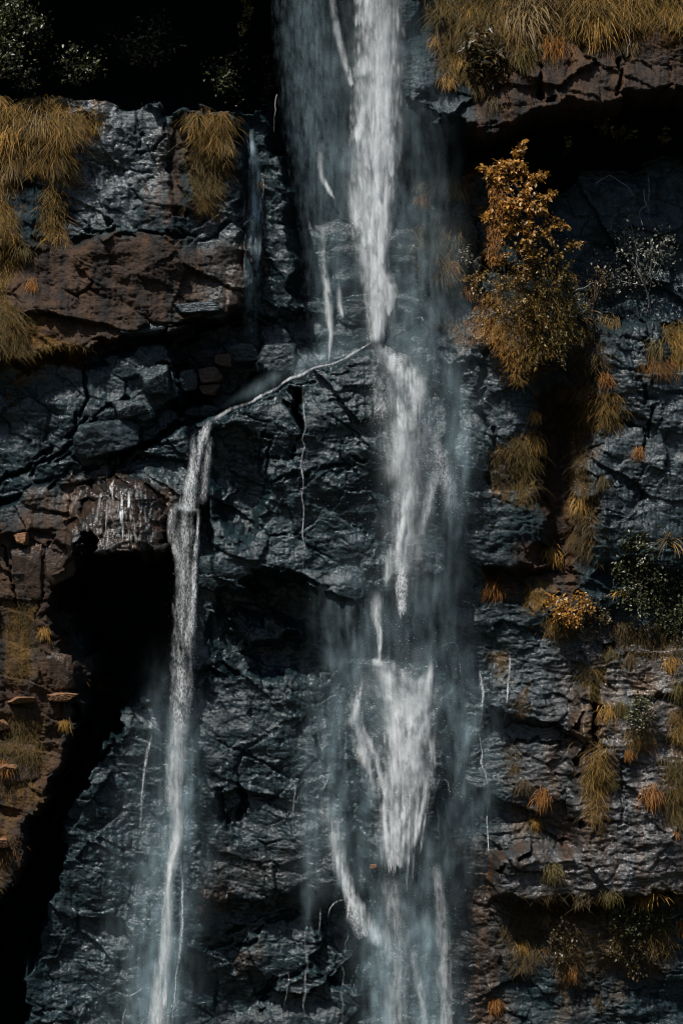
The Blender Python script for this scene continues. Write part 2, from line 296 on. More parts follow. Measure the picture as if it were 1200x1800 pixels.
# ------------------------------------------------------------------ materials
class NT:
    def __init__(self, name):
        self.m = bpy.data.materials.new(name); self.m.use_nodes = True
        self.t = self.m.node_tree; self.t.nodes.clear(); self.out = self.n('ShaderNodeOutputMaterial')
    def n(self, typ, ins=None, **kw):
        nd = self.t.nodes.new(typ)
        for k, v in kw.items(): setattr(nd, k, v)
        for k, v in (ins or {}).items():
            s = nd.inputs[k]
            if hasattr(v, 'bl_idname') or isinstance(v, bpy.types.NodeSocket): self.t.links.new(v, s)
            else: s.default_value = v
        return nd
    def mix(self, f, a, b):
        nd = self.n('ShaderNodeMix', data_type='RGBA')
        for s, v in ((nd.inputs[0], f), (nd.inputs[6], a), (nd.inputs[7], b)):
            if isinstance(v, bpy.types.NodeSocket): self.t.links.new(v, s)
            else: s.default_value = (*v, 1) if isinstance(v, tuple) and len(v) == 3 else v
        return nd.outputs[2]
    def math(self, op, a, b=0.0, clamp=False):
        nd = self.n('ShaderNodeMath', operation=op, use_clamp=clamp)
        for s, v in zip(nd.inputs, (a, b)):
            if isinstance(v, bpy.types.NodeSocket): self.t.links.new(v, s)
            else: s.default_value = v
        return nd.outputs[0]
    def ramp(self, f, lo, hi, a=0.0, b=1.0):
        nd = self.n('ShaderNodeMapRange', {0: f, 1: lo, 2: hi, 3: a, 4: b}, interpolation_type='SMOOTHSTEP'); return nd.outputs[0]
    def noise(self, scale, detail=4, rough=0.55, stretch=(1, 1, 1), dist=0.0, coord=None):
        if coord is None:
            coord = self.n('ShaderNodeTexCoord').outputs['Object']
        mp = self.n('ShaderNodeMapping', {'Vector': coord, 'Scale': stretch})
        return self.n('ShaderNodeTexNoise', {'Vector': mp.outputs[0], 'Scale': scale, 'Detail': detail, 'Roughness': rough, 'Distortion': dist}).outputs[0]

def rock_material(name, painted=True, tone=(1, 1, 1), brown_amt=0.0):
    t = NT(name)
    big = t.noise(0.35, 3); mid = t.noise(1.6, 5, 0.65); fine = t.noise(6.0, 5, 0.78, (1, 1, 2.1)); seep = t.noise(1.3, 3, 0.6, (1, 1, 0.10))
    slate = t.mix(t.ramp(t.math('ADD', t.math('MULTIPLY', mid, 0.5), t.math('MULTIPLY', fine, 0.5)), 0.42, 0.60), (0.0015 * tone[0], 0.006 * tone[1], 0.008 * tone[2]), (0.0055 * tone[0], 0.023 * tone[1], 0.030 * tone[2]))  # lows of the bump noise darkened, crevice shade put into the colour
    slate = t.mix(t.ramp(big, 0.4, 0.65, 0, 0.55), slate, (0.003, 0.010, 0.012))  # broad dark patches painted in as crevice darkness
    if painted:
        p = t.n('ShaderNodeAttribute', attribute_name='paint'); sp = t.n('ShaderNodeSeparateColor', {0: p.outputs['Color']})
        br, mo, we = sp.outputs[0], sp.outputs[1], sp.outputs[2]; pa = t.n('ShaderNodeAttribute', attribute_name='pale').outputs['Fac']
    else:
        br = brown_amt; mo = 0.0; we = 0.5; pa = 0.2
    lit_grey = t.mix(t.ramp(fine, 0.35, 0.7), (0.018, 0.028, 0.035), (0.150, 0.158, 0.168))  # light grey put in for sunlit rock
    c = t.mix(t.math('MULTIPLY', pa, t.ramp(fine, 0.3, 0.62, 0.35, 1.0)), slate, lit_grey)
    brc = t.mix(t.ramp(seep, 0.35, 0.65), (0.026, 0.011, 0.004), (0.075, 0.033, 0.010))
    brc = t.mix(t.ramp(mid, 0.45, 0.7, 0, 0.6), brc, (0.020, 0.013, 0.009))
    c = t.mix(t.math('MULTIPLY', br, t.ramp(mid, 0.25, 0.6, 0.55, 1.0), True), c, brc)
    if painted: c = t.mix(t.n('ShaderNodeAttribute', attribute_name='film').outputs['Fac'], c, t.mix(t.ramp(seep, 0.4, 0.6), (0.008, 0.005, 0.003), (0.034, 0.018, 0.009)))
    moc = t.mix(t.ramp(fine, 0.35, 0.65), (0.05, 0.031, 0.007), (0.20, 0.10, 0.018))
    c = t.mix(t.math('MULTIPLY', mo, t.ramp(fine, 0.3, 0.55), True), c, moc)
    ro = t.math('SUBTRACT', t.ramp(seep, 0.3, 0.7, 0.66, 0.5), t.math('MULTIPLY', we, 0.10))
    ro = t.math('ADD', ro, t.math('MULTIPLY', mo, 0.4), True)
    if painted: ro = t.math('SUBTRACT', ro, t.math('MULTIPLY', t.n('ShaderNodeAttribute', attribute_name='film').outputs['Fac'], 0.25), True)
    b1 = t.n('ShaderNodeBump', {'Height': fine, 'Strength': 0.9, 'Distance': 0.08})
    film = t.n('ShaderNodeAttribute', attribute_name='film').outputs['Fac'] if painted else 0.0
    cw = t.math('ADD', t.math('MULTIPLY', we, t.ramp(mid, 0.3, 0.6, 0.30, 0.85)), t.math('ADD', film, t.math('MULTIPLY', pa, 0.7)), True)
    b3 = t.n('ShaderNodeBump', {'Height': fine, 'Strength': 0.7, 'Distance': 0.05})
    bs = t.n('ShaderNodeBsdfPrincipled', {'Base Color': c, 'Roughness': ro, 'Normal': b1.outputs[0], 'Specular IOR Level': 0.3, 'Coat Weight': cw, 'Coat Roughness': t.ramp(seep, 0.3, 0.7, 0.20, 0.11), 'Coat Normal': b3.outputs[0], 'Coat IOR': 1.46, 'Specular Tint': (0.7, 0.9, 1.0, 1)})
    t.t.links.new(bs.outputs[0], t.out.inputs[0])
    return t.m
M_CLIFF = rock_material('wet_cliff_rock')
M_BOULDER = rock_material('wet_boulder_rock', False)
M_BROWN = rock_material('stained_rock', False, (1, 1, 1), 0.9)
M_RUST = None

def rust_material():
    t = NT('rusty_crust'); a = t.noise(6, 6, 0.65); b = t.noise(30, 5, 0.6)
    c = t.mix(t.ramp(a, 0.35, 0.65), (0.10, 0.045, 0.018), (0.22, 0.11, 0.05))
    bp = t.n('ShaderNodeBump', {'Height': b, 'Strength': 0.8, 'Distance': 0.04})
    bs = t.n('ShaderNodeBsdfPrincipled', {'Base Color': c, 'Roughness': 0.8, 'Normal': bp.outputs[0]})
    t.t.links.new(bs.outputs[0], t.out.inputs[0]); return t.m
M_RUST = rust_material()

def leaf_material(name, gloss=0.0, rough=0.55, trans=0.3):
    t = NT(name); a = t.n('ShaderNodeAttribute', attribute_name='tint').outputs['Color']
    bs = t.n('ShaderNodeBsdfPrincipled', {'Base Color': a, 'Roughness': rough, 'Specular IOR Level': 0.25 + gloss})
    tr = t.n('ShaderNodeBsdfTranslucent', {'Color': a})
    mx = t.n('ShaderNodeMixShader', {0: trans, 1: bs.outputs[0], 2: tr.outputs[0]})
    t.t.links.new(mx.outputs[0], t.out.inputs[0]); return t.m
M_GRASS = leaf_material('dry_grass'); M_LEAF = leaf_material('glossy_leaf', 0.3, 0.4, 0.25)
def bark_material(name, col):
    t = NT(name); a = t.noise(14, 5, 0.6, (1, 1, 0.3))
    c = t.mix(t.ramp(a, 0.3, 0.7), tuple(x * 0.5 for x in col), col)
    bs = t.n('ShaderNodeBsdfPrincipled', {'Base Color': c, 'Roughness': 0.85}); t.t.links.new(bs.outputs[0], t.out.inputs[0]); return t.m
M_BARK = bark_material('bark', (0.09, 0.065, 0.045)); M_TWIG = bark_material('bleached_twig', (0.34, 0.33, 0.32))

def water_material(name, grain, gscale=(16, 16, 5), colr=(0.80, 0.84, 0.86), lo=0.30, hi=0.66):
    t = NT(name); a = t.n('ShaderNodeAttribute', attribute_name='cover').outputs['Fac']
    fac = a
    if grain > 0:
        g = t.noise(1.0, 3, 0.6, gscale); g = t.ramp(g, lo, hi, 1 - grain, 1.0 + 0.35 * grain)
        fac = t.math('MULTIPLY', a, g, True)
    d = t.n('ShaderNodeBsdfDiffuse', {'Color': (*colr, 1)}); tr = t.n('ShaderNodeBsdfTranslucent', {'Color': (*colr, 1)})
    mx = t.n('ShaderNodeMixShader', {0: 0.22, 1: d.outputs[0], 2: tr.outputs[0]})
    tp = t.n('ShaderNodeBsdfTransparent'); m2 = t.n('ShaderNodeMixShader', {0: fac, 1: tp.outputs[0], 2: mx.outputs[0]})
    t.t.links.new(m2.outputs[0], t.out.inputs[0]); return t.m
M_WATER = water_material('white_water', 0.42, (11, 11, 2.6)); M_GRAIN = water_material('broken_water', 0.75, (20, 20, 7), lo=0.36, hi=0.64)
M_SOFT = water_material('soft_water', 0.20, (8, 8, 1.4))
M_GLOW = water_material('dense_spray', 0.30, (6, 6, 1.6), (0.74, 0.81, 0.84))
M_VEIL = water_material('thin_veil', 0.30, (9, 9, 1.2), (0.50, 0.70, 0.78))  # blue in the colour stands for sky light on white water
M_MIST = water_material('fine_spray', 0.35, (4, 4, 0.9), (0.52, 0.72, 0.80))  # the drops are white; the blue of the sky is put into the colour
M_DROP = water_material('spray_drop', 0.0)

# ------------------------------------------------------------------ the setting
nr, nc = U.shape
verts = np.stack([X(U).ravel(), -H.ravel(), Z(V).ravel()], 1)
paint = np.stack([brown.ravel(), moss.ravel(), wet.ravel()], 1)
me = mesh_from('cliff', verts, grid_faces(nr, nc), {'paint': paint, 'pale': pale.ravel(), 'film': lipm.ravel()})
link('cliff', me, M_CLIFF, kind='structure', label='dark wet rock cliff with ledges, hollows and rusty stains')
def ground_material():
    t = NT('gorge_ground'); a = t.noise(0.4, 6)
    c = t.mix(t.ramp(a, 0.4, 0.6), (0.03, 0.035, 0.02), (0.05, 0.05, 0.045))
    bs = t.n('ShaderNodeBsdfPrincipled', {'Base Color': c, 'Roughness': 0.9}); t.t.links.new(bs.outputs[0], t.out.inputs[0]); return t.m
g = 6000.0
me = mesh_from('ground', [(-g, -g, 0), (g, -g, 0), (g, g, 0), (-g, g, 0)], np.array([[0, 1, 2, 3]]))
M_GROUND = ground_material(); link('ground', me, M_GROUND, kind='structure')
# unseen slopes added behind and beside the viewer to block low sky light
th = np.radians(np.linspace(-205, 25, 90)); rd_ = np.linspace(0, 1, 40); TH, RD = np.meshgrid(th, rd_)
rr_ = 130 + 420 * RD; hx = rr_ * np.cos(TH); hy = -70 + rr_ * np.sin(TH)
hz = 300 * RD ** 1.15 + 14 * fbm(hx / 60, hy / 60, 4, 601) * sstep(0, 0.15, RD) - 0.5
link('unseen_hills', mesh_from('unseen_hills', np.stack([hx.ravel(), hy.ravel(), hz.ravel()], 1), grid_faces(40, 90)), M_GROUND, kind='structure')

# ------------------------------------------------------------------ falling water
def crom(pts, step=2.5):
    """smooth samples along a polyline of rows (u, v, half width, cover)"""
    p = np.array(pts, float); n = len(p)
    if n == 2: p = np.array([p[0], (p[0] + p[1]) / 2, p[1]]); n = 3
    e = np.concatenate([[2 * p[0] - p[1]], p, [2 * p[-1] - p[-2]]]); out = []
    for i in range(1, n):
        k = max(2, int(np.hypot(*(e[i + 1] - e[i])[:2]) / step)); t = np.linspace(0, 1, k, endpoint=False)[:, None]
        a, b, c, d = e[i - 1], e[i], e[i + 1], e[i + 2]
        out.append(0.5 * ((2 * b) + (c - a) * t + (2 * a - 5 * b + 4 * c - d) * t ** 2 + (3 * b - a - 3 * c + d) * t ** 3))
    out.append(e[-2][None]); q = np.concatenate(out); q[:, 2] = np.maximum(q[:, 2], 0.6); q[:, 3] = np.clip(q[:, 3], 0, 1.2)
    return q
_wseed = [300]
def ribbon(name, parent, pts, mat, depth=None, kind='stream', off=0.12, bulge=0.25, streak=0.6, ragged=0.0, layers=1, xs=1.6, comet=0.0, cov=1.0, **tg):
    """a curved sheet of falling water; its cover (how much of it is drops) thins to the edges and runs in streaks"""
    q = crom(pts, 6.0 if kind == 'mist' else 2.4); n = len(q)
    dv = np.gradient(q[:, :2], axis=0); dv /= np.linalg.norm(dv, axis=1)[:, None] + 1e-9
    nu, nv = dv[:, 1], -dv[:, 0]                                    # across the flow
    m = int(np.clip(2 * q[:, 2].max() / (5.0 if kind == 'mist' else xs), 7, 110))
    sx = np.linspace(-1, 1, m)
    t = np.concatenate([[0], np.cumsum(np.hypot(*np.diff(q[:, :2], axis=0).T))]); L = t[-1]
    S, T = np.meshgrid(sx, t); hw = q[:, 2][:, None]
    vv, ff, aa = [], [], []
    for ly in range(layers):
        _wseed[0] += 7; sd = _wseed[0]
        wob = 0.35 * fbm(T / 60 + ly * 9, S * 0.6, 3, sd) if kind != 'mist' else 0.25 * fbm(T / 160, S * 0.6, 2, sd)
        uu = q[:, 0][:, None] + nu[:, None] * S * hw; vq = q[:, 1][:, None] + nv[:, None] * S * hw
        uu = uu + (0 if kind == 'mist' else 1.6 * fbm(uu / 9, vq / 30, 2, sd + 1))
        rock = samp(HS, uu, vq) + off
        base = rock if depth is None else np.maximum(depth, rock)
        dep = base + bulge * np.sqrt(np.clip(1 - S ** 2, 0, 1)) + ly * 0.28 + (0.10 + 0.2 * (kind == 'mist')) * fbm(uu / 40, vq / 90, 3, sd + 2)
        se = np.clip(np.abs(S + wob * (1 - np.abs(S))), 0, 1)
        if kind == 'mist':
            prof = (1 - np.clip(np.abs(S + 0.35 * fbm(uu / 70, vq / 110, 3, sd + 5) * (1 - S ** 2)), 0, 1) ** 2) ** 3 * (0.75 + 0.5 * fbm(uu / 60, vq / 220, 4, sd + 3)) * np.clip(1 + 0.9 * fbm(uu / 8, vq / 130, 3, sd + 4) + 2.0 * fbm(uu / 34, vq / 75, 4, sd + 6, 0.6), 0.03, 2.4)
        else:
            ed = 0.55 * fbm(uu / 5, vq / 24, 3, sd + 5) + 0.7 * fbm(uu / 14, vq / 30, 3, sd + 12) * (name in ('splash', 'skirt', 'plume'))
            prof = sstep(1.0, 0.05, se + ed * se)
            st = fbm(uu / 5.5, vq / 90, 4, sd + 6, 0.6); st2 = fbm(uu / 26, vq / 70, 4, sd + 7)
            prof = prof * np.clip(1 + streak * (1.5 * st + 1.1 * st2), 0.05, 1.7)
            prof = prof * (0.25 + 0.75 * sstep(-0.42, 0.0, fbm(uu / 15, vq / 42, 4, sd + 11, 0.6)))
            if name in ('splash', 'skirt'):
                prof = prof * (0.06 + 0.94 * sstep(-0.28, 0.30, fbm(uu / 20, vq / 48, 4, sd + 13, 0.55) + 0.06))
            if comet:                                               # falling masses: bright, sharp-edged heads with tails thinning upward
                pht = (vq + 34 * fbm(uu / 13, vq / 60, 3, sd + 9)) / 105 + 2.2 * fbm(uu / 24, vq / 900, 2, sd + 10) + ly * 0.37
                fr = pht - np.floor(pht); prof = prof * (1 - comet + comet * 1.45 * fr ** 1.3 * sstep(1.0, 0.93, fr))
        a = cov * q[:, 3][:, None] * prof
        ends = np.minimum(T, L - T)
        if kind == 'mist': a = a * sstep(0, 0.22 * L, ends)
        else:
            a = a * sstep(0, min(26, 0.25 * L) if name not in ('splash', 'skirt') else 0.4 * L, T + 22 * fbm(uu / 8, vq * 0, 2, sd + 15) * (name in ('splash', 'skirt')))
            rg = L - T - ragged * (0.55 + 1.3 * fbm(uu / 4.2, vq * 0 + sd, 3, sd + 8)) * np.ones_like(T)
            a = a * sstep(0, 7 if ragged else 16, rg)
        a = a * (np.abs(S) < 0.999)
        vv.append(np.stack([X(uu).ravel(), -dep.ravel(), Z(vq).ravel()], 1)); ff.append(grid_faces(n, m) + ly * n * m); aa.append(np.clip(a, 0, 0.97).ravel())
    me = mesh_from(name, np.concatenate(vv), np.concatenate(ff), {'cover': np.concatenate(aa)})
    return link(name, me, mat, parent, **tg)
def empty(name, u, v, d, **tg):
    o = bpy.data.objects.new(name, None); COL.objects.link(o); o.location = (0, 0, 0); tag(o, **tg); return o
def drops(name, parent, zones, n, seed, depth=None, size=(0.010, 0.03)):
    """loose flying drops, each a small stretched octahedron"""
    r = np.random.RandomState(seed); us, vs = [], []
    for (u0, v0, u1, v1, ru, k) in zones:
        t = r.rand(int(n * k)); us.append(u0 + (u1 - u0) * t + r.randn(len(t)) * ru); vs.append(v0 + (v1 - v0) * t + r.randn(len(t)) * 8)
    u = np.concatenate(us); v = np.concatenate(vs); k = len(u)
    dep = samp(HS, u, v) + 0.3 + np.abs(r.randn(k)) * 0.4
    if depth is not None: dep = np.maximum(dep, depth + r.randn(k) * 0.35)
    c = np.stack([X(u), -dep, Z(v)], 1); s = size[0] + (size[1] - size[0]) * r.rand(k) ** 2.5
    o = np.array([(1, 0, 0), (-1, 0, 0), (0, 1, 0), (0, -1, 0), (0, 0, 1), (0, 0, -1)], float)
    st = np.stack([s, s, s * (1.2 + 2.2 * r.rand(k))], 1)
    vt = (c[:, None, :] + o[None] * st[:, None, :]).reshape(-1, 3)
    f = np.array([(0, 2, 4), (2, 1, 4), (1, 3, 4), (3, 0, 4), (2, 0, 5), (1, 2, 5), (3, 1, 5), (0, 3, 5)])
    ff = (np.arange(k)[:, None, None] * 6 + f[None]).reshape(-1, 3)
    me = mesh_from(name, vt, ff, {'cover': np.full(len(vt), 0.85)})
    return link(name, me, M_DROP, parent, kind='stuff')

main = empty('waterfall', 655, 610, 2, label='tall white main waterfall plunging from the clifftop and bursting on two ledges', cat='waterfall')
DM = 2.5
R = lambda name, pts, mat=M_WATER, **k: ribbon(name, main, pts, mat, **k)
# thin curtains and drifting spray
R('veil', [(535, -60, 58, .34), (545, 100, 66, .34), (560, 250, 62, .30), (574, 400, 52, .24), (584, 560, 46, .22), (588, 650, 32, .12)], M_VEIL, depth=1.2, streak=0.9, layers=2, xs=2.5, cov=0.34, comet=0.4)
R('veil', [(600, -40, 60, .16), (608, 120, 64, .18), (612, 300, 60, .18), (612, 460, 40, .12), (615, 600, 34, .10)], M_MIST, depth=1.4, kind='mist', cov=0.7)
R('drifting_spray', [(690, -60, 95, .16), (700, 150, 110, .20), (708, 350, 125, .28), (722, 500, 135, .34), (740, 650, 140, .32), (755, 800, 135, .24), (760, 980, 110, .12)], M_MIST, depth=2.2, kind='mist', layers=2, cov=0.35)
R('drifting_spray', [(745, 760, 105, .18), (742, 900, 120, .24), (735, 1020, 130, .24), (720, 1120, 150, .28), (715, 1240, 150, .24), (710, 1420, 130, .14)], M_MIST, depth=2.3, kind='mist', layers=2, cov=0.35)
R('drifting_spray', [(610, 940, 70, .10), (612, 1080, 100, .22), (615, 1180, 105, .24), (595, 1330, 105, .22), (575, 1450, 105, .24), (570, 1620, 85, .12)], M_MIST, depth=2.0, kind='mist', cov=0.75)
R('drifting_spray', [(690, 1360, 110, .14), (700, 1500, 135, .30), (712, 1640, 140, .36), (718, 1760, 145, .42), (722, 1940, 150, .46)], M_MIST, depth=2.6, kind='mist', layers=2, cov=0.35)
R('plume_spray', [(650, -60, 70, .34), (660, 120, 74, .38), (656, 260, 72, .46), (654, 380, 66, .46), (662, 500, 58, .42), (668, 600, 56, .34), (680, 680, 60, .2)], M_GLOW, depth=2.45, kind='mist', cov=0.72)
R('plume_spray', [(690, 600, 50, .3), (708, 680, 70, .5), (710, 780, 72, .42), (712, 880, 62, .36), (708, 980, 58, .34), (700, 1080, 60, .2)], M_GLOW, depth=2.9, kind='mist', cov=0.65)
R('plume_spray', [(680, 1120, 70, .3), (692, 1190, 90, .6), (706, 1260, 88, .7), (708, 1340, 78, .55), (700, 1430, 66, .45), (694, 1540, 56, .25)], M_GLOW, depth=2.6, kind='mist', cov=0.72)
# the free fall
R('plume', [(652, -50, 28, .5), (656, 60, 28, .55), (660, 200, 30, .7), (658, 330, 32, .75), (662, 440, 24, .8), (667, 540, 20, .75), (662, 612, 12, .7)], M_SOFT, depth=DM + .15, streak=1.0, comet=0.6)
R('strand', [(578, -40, 7, .5), (590, 50, 9, .45), (602, 105, 9, .5), (612, 145, 10, .85), (622, 168, 5, .9)], M_SOFT, depth=1.9, ragged=8)
R('strand', [(645, -60, 26, .9), (642, 0, 22, .9), (637, 40, 18, .92), (628, 68, 10, .85)], M_SOFT, depth=DM, ragged=14)
R('plume', [(668, -40, 50, .34), (668, 80, 46, .42), (664, 150, 48, .55), (660, 240, 48, .66), (656, 330, 46, .68), (653, 400, 40, .74), (657, 470, 30, .8), (664, 540, 26, .75), (660, 612, 14, .6)], M_SOFT, depth=DM, streak=0.8, layers=2, cov=0.95, comet=0.45)
R('plume', [(674, 40, 16, .3), (671, 180, 22, .7), (670, 290, 22, .8), (674, 380, 20, .8), (666, 460, 17, .85), (668, 530, 18, .8), (659, 610, 9, .75)], M_SOFT, depth=DM + .3, streak=0.7, cov=1.0, comet=0.35)
R('strand', [(646, 110, 12, .3), (638, 140, 16, .7), (636, 156, 10, .75)], M_SOFT, depth=DM + .4, ragged=8)
R('strand', [(642, 190, 10, .3), (632, 245, 14, .8), (625, 270, 8, .85)], M_SOFT, depth=DM + .5, ragged=10)
R('strand', [(640, 250, 8, .4), (641, 295, 11, .85), (650, 316, 4, .8)], M_SOFT, depth=DM + .5, ragged=8)
R('strand', [(622, 330, 14, .3), (626, 385, 15, .75), (636, 425, 10, .7), (642, 450, 4, .4)], M_SOFT, depth=DM + .3, ragged=6)
R('strand', [(682, 480, 12, .3), (686, 530, 14, .7), (680, 565, 7, .6)], M_SOFT, depth=DM + .4, ragged=8)
R('strand', [(563, 250, 8, .2), (566, 315, 8, .4), (577, 340, 7, .9), (588, 360, 3, .9)], M_SOFT, depth=1.8, ragged=6)
R('strand', [(570, 390, 8, .12), (568, 470, 9, .45), (576, 515, 9, .75), (580, 570, 10, .8), (582, 600, 7, .6), (578, 645, 3, .5)], M_SOFT, depth=1.6)
R('strand', [(595, 500, 5, .2), (597, 540, 8, .75), (603, 568, 6, .85)], M_SOFT, depth=1.7, ragged=8)
# first burst on the nose of the buttress
R('splash', [(648, 606, 8, .7), (676, 634, 20, .92), (708, 664, 32, .95), (724, 700, 32, .92), (716, 740, 30, .9), (704, 765, 22, .7)], depth=2.7, streak=1.0, layers=2, bulge=0.6, cov=0.95)
R('splash', [(655, 615, 10, .5), (668, 660, 22, .45), (672, 710, 30, .40), (664, 760, 24, .2)], M_GRAIN, depth=2.3, streak=0.6)
R('plume', [(704, 735, 34, .6), (706, 800, 34, .62), (712, 860, 30, .6), (713, 910, 26, .6), (708, 960, 26, .6), (705, 1010, 20, .5)], depth=DM, streak=0.9, layers=2, cov=0.8, comet=0.35)
R('strand', [(722, 850, 10, .45), (710, 905, 9, .75), (701, 950, 9, .8), (697, 1000, 9, .6)], depth=DM + .4)
R('strand', [(745, 740, 16, .3), (764, 800, 22, .45), (782, 850, 20, .4), (790, 900, 14, .1)], M_GRAIN, depth=2.4)
R('strand', [(770, 820, 14, .2), (752, 880, 14, .5), (740, 930, 14, .4), (728, 990, 16, .2)], depth=2.4)
R('strand', [(706, 970, 15, .55), (705, 1030, 15, .95), (705, 1066, 12, .92), (707, 1086, 7, .9)], M_GRAIN, depth=DM + .5, ragged=16)
R('strand', [(690, 950, 10, .3), (682, 1000, 12, .7), (677, 1030, 6, .5)], depth=DM + .3)
R('strand', [(660, 1030, 16, .2), (662, 1080, 13, .75), (667, 1120, 7, .9), (667, 1162, 5, .85)], depth=2.4)
# second burst: lobes and torn skirts with dark gaps between
R('splash', [(622, 1156, 5, .5), (645, 1160, 10, .6), (668, 1164, 12, .6), (690, 1180, 12, .3)], M_SOFT, depth=2.6, streak=1.2)
R('strand', [(667, 1160, 12, .75), (680, 1200, 15, .8), (689, 1260, 12, .75), (691, 1330, 10, .75), (694, 1380, 8, .5)], M_SOFT, depth=2.7)
R('splash', [(714, 1176, 28, .4), (720, 1212, 46, .95), (722, 1245, 46, 1.0), (716, 1285, 44, .95), (712, 1330, 42, .85), (714, 1375, 38, .4)], M_SOFT, depth=2.8, streak=0.6, bulge=0.5, layers=2)
R('splash', [(690, 1205, 26, .4), (706, 1245, 40, .9), (704, 1300, 36, .8), (712, 1355, 34, .4)], M_SOFT, depth=3.1, streak=0.9)
R('splash', [(640, 1160, 14, .3), (668, 1172, 24, .6), (700, 1190, 26, .6), (735, 1196, 22, .5), (758, 1180, 12, .3)], M_SOFT, depth=3.0, streak=1.0)
R('splash', [(636, 1190, 14, .3), (626, 1240, 20, .55), (630, 1300, 20, .7), (648, 1350, 14, .4), (660, 1400, 10, .15)], M_SOFT, depth=2.7, streak=1.2)
R('splash', [(752, 1230, 16, .3), (758, 1290, 20, .45), (752, 1360, 18, .4), (744, 1420, 14, .2)], M_SOFT, depth=2.6, streak=1.3)
R('strand', [(757, 1150, 6, .6), (751, 1195, 10, .7), (747, 1240, 11, .7), (752, 1290, 7, .4), (757, 1330, 5, .3)], M_SOFT, depth=2.7, streak=0.9)
R('skirt', [(714, 1280, 50, .3), (714, 1340, 54, .75), (712, 1385, 50, .75), (706, 1435, 42, .8), (699, 1480, 34, .9), (694, 1530, 28, .95)], M_WATER, depth=2.8, streak=1.3, ragged=30, layers=2, bulge=0.4, cov=0.75)
R('strand', [(676, 1350, 7, .5), (676, 1420, 8, .9), (679, 1470, 8, .9), (684, 1516, 6, .8)], M_WATER, depth=3.1, ragged=12)
R('strand', [(748, 1350, 6, .4), (742, 1400, 8, .8), (730, 1450, 8, .85), (719, 1492, 7, .7)], M_WATER, depth=3.0, ragged=12)
R('strand', [(696, 1390, 10, .3), (694, 1450, 14, .8), (695, 1500, 14, .9), (696, 1522, 10, .9)], M_WATER, depth=3.1, ragged=16)
R('strand', [(640, 1182, 7, .55), (630, 1225, 9, .6), (624, 1262, 9, .6), (628, 1290, 9, .7)], M_GRAIN, depth=2.6, streak=1.0)
R('splash', [(620, 1274, 9, .5), (627, 1294, 13, .95), (636, 1318, 10, .8), (643, 1350, 5, .8)], M_SOFT, depth=2.8, ragged=8)
R('strand', [(638, 1272, 6, .5), (650, 1300, 8, .8), (660, 1332, 9, .85), (670, 1366, 7, .8), (676, 1400, 5, .5)], M_WATER, depth=2.8)
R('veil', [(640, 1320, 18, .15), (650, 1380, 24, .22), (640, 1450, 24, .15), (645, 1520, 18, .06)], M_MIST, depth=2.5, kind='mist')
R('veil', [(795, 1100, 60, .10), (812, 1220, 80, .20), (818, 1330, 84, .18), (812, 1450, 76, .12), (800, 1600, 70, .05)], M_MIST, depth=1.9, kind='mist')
rq = random.Random(33)
for i in range(7):
    u0 = 668 + 90 * rq.random(); v0 = 1300 + 110 * rq.random(); dr = (700 - u0) * 0.35; ln = 90 + 120 * rq.random()
    R('strand', [(u0, v0, 2.5 + 3 * rq.random(), .15), (u0 + dr * .5, v0 + ln * .5, 3 + 4 * rq.random(), (.3 + .3 * rq.random())), (u0 + dr, v0 + ln, 2.5, .25)], M_WATER, depth=2.9 + .3 * rq.random(), streak=1.1, ragged=10, xs=1.0)
for i in range(6):
    u0 = 655 + 50 * rq.random(); v0 = 180 + 330 * rq.random(); ln = 60 + 80 * rq.random()
    R('strand', [(u0, v0, 4, .1), (u0 - 3, v0 + ln * .7, 6 + 6 * rq.random(), .5 + .4 * rq.random()), (u0 - 2, v0 + ln, 4, .8)], M_SOFT, depth=DM + .5, streak=0.9, ragged=10)
for pts in ([(600, 1330, 16, .1), (596, 1420, 20, .28), (604, 1500, 16, .2), (600, 1580, 12, .05)], [(556, 1380, 14, .1), (552, 1460, 20, .25), (548, 1550, 18, .18), (545, 1650, 14, .05)], [(790, 620, 16, .1), (798, 740, 22, .25), (800, 860, 22, .22), (798, 980, 16, .05)],
            [(650, 1560, 20, .1), (664, 1650, 28, .3), (668, 1740, 30, .3), (670, 1850, 30, .3)], [(740, 1560, 20, .1), (748, 1650, 26, .28), (752, 1740, 30, .3), (756, 1850, 30, .3)]):
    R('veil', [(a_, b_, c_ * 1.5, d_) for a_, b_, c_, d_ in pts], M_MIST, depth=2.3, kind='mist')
# lower runs
R('strand', [(566, 1390, 22, .15), (588, 1460, 20, .45), (602, 1525, 17, .65), (618, 1566, 15, .95), (638, 1606, 20, .85), (660, 1640, 16, .7), (668, 1660, 6, .6)], depth=2.2, ragged=12, streak=0.8)
R('strand', [(612, 1560, 10, .9), (622, 1600, 16, .8), (640, 1640, 14, .5)], M_GRAIN, depth=2.4, ragged=10)
R('strand', [(762, 1500, 12, .25), (774, 1600, 15, .4), (778, 1700, 16, .55), (782, 1860, 16, .45)], depth=2.8)
R('strand', [(690, 1520, 26, .2), (690, 1620, 30, .32), (694, 1720, 30, .3), (690, 1860, 30, .3)], depth=2.8, streak=0.9)
R('strand', [(722, 1640, 8, .2), (730, 1700, 10, .4), (742, 1760, 10, .35), (748, 1860, 12, .3)], depth=2.9)
R('splash', [(762, 1765, 10, .4), (764, 1795, 20, .9), (768, 1850, 30, .95)], depth=3.0)
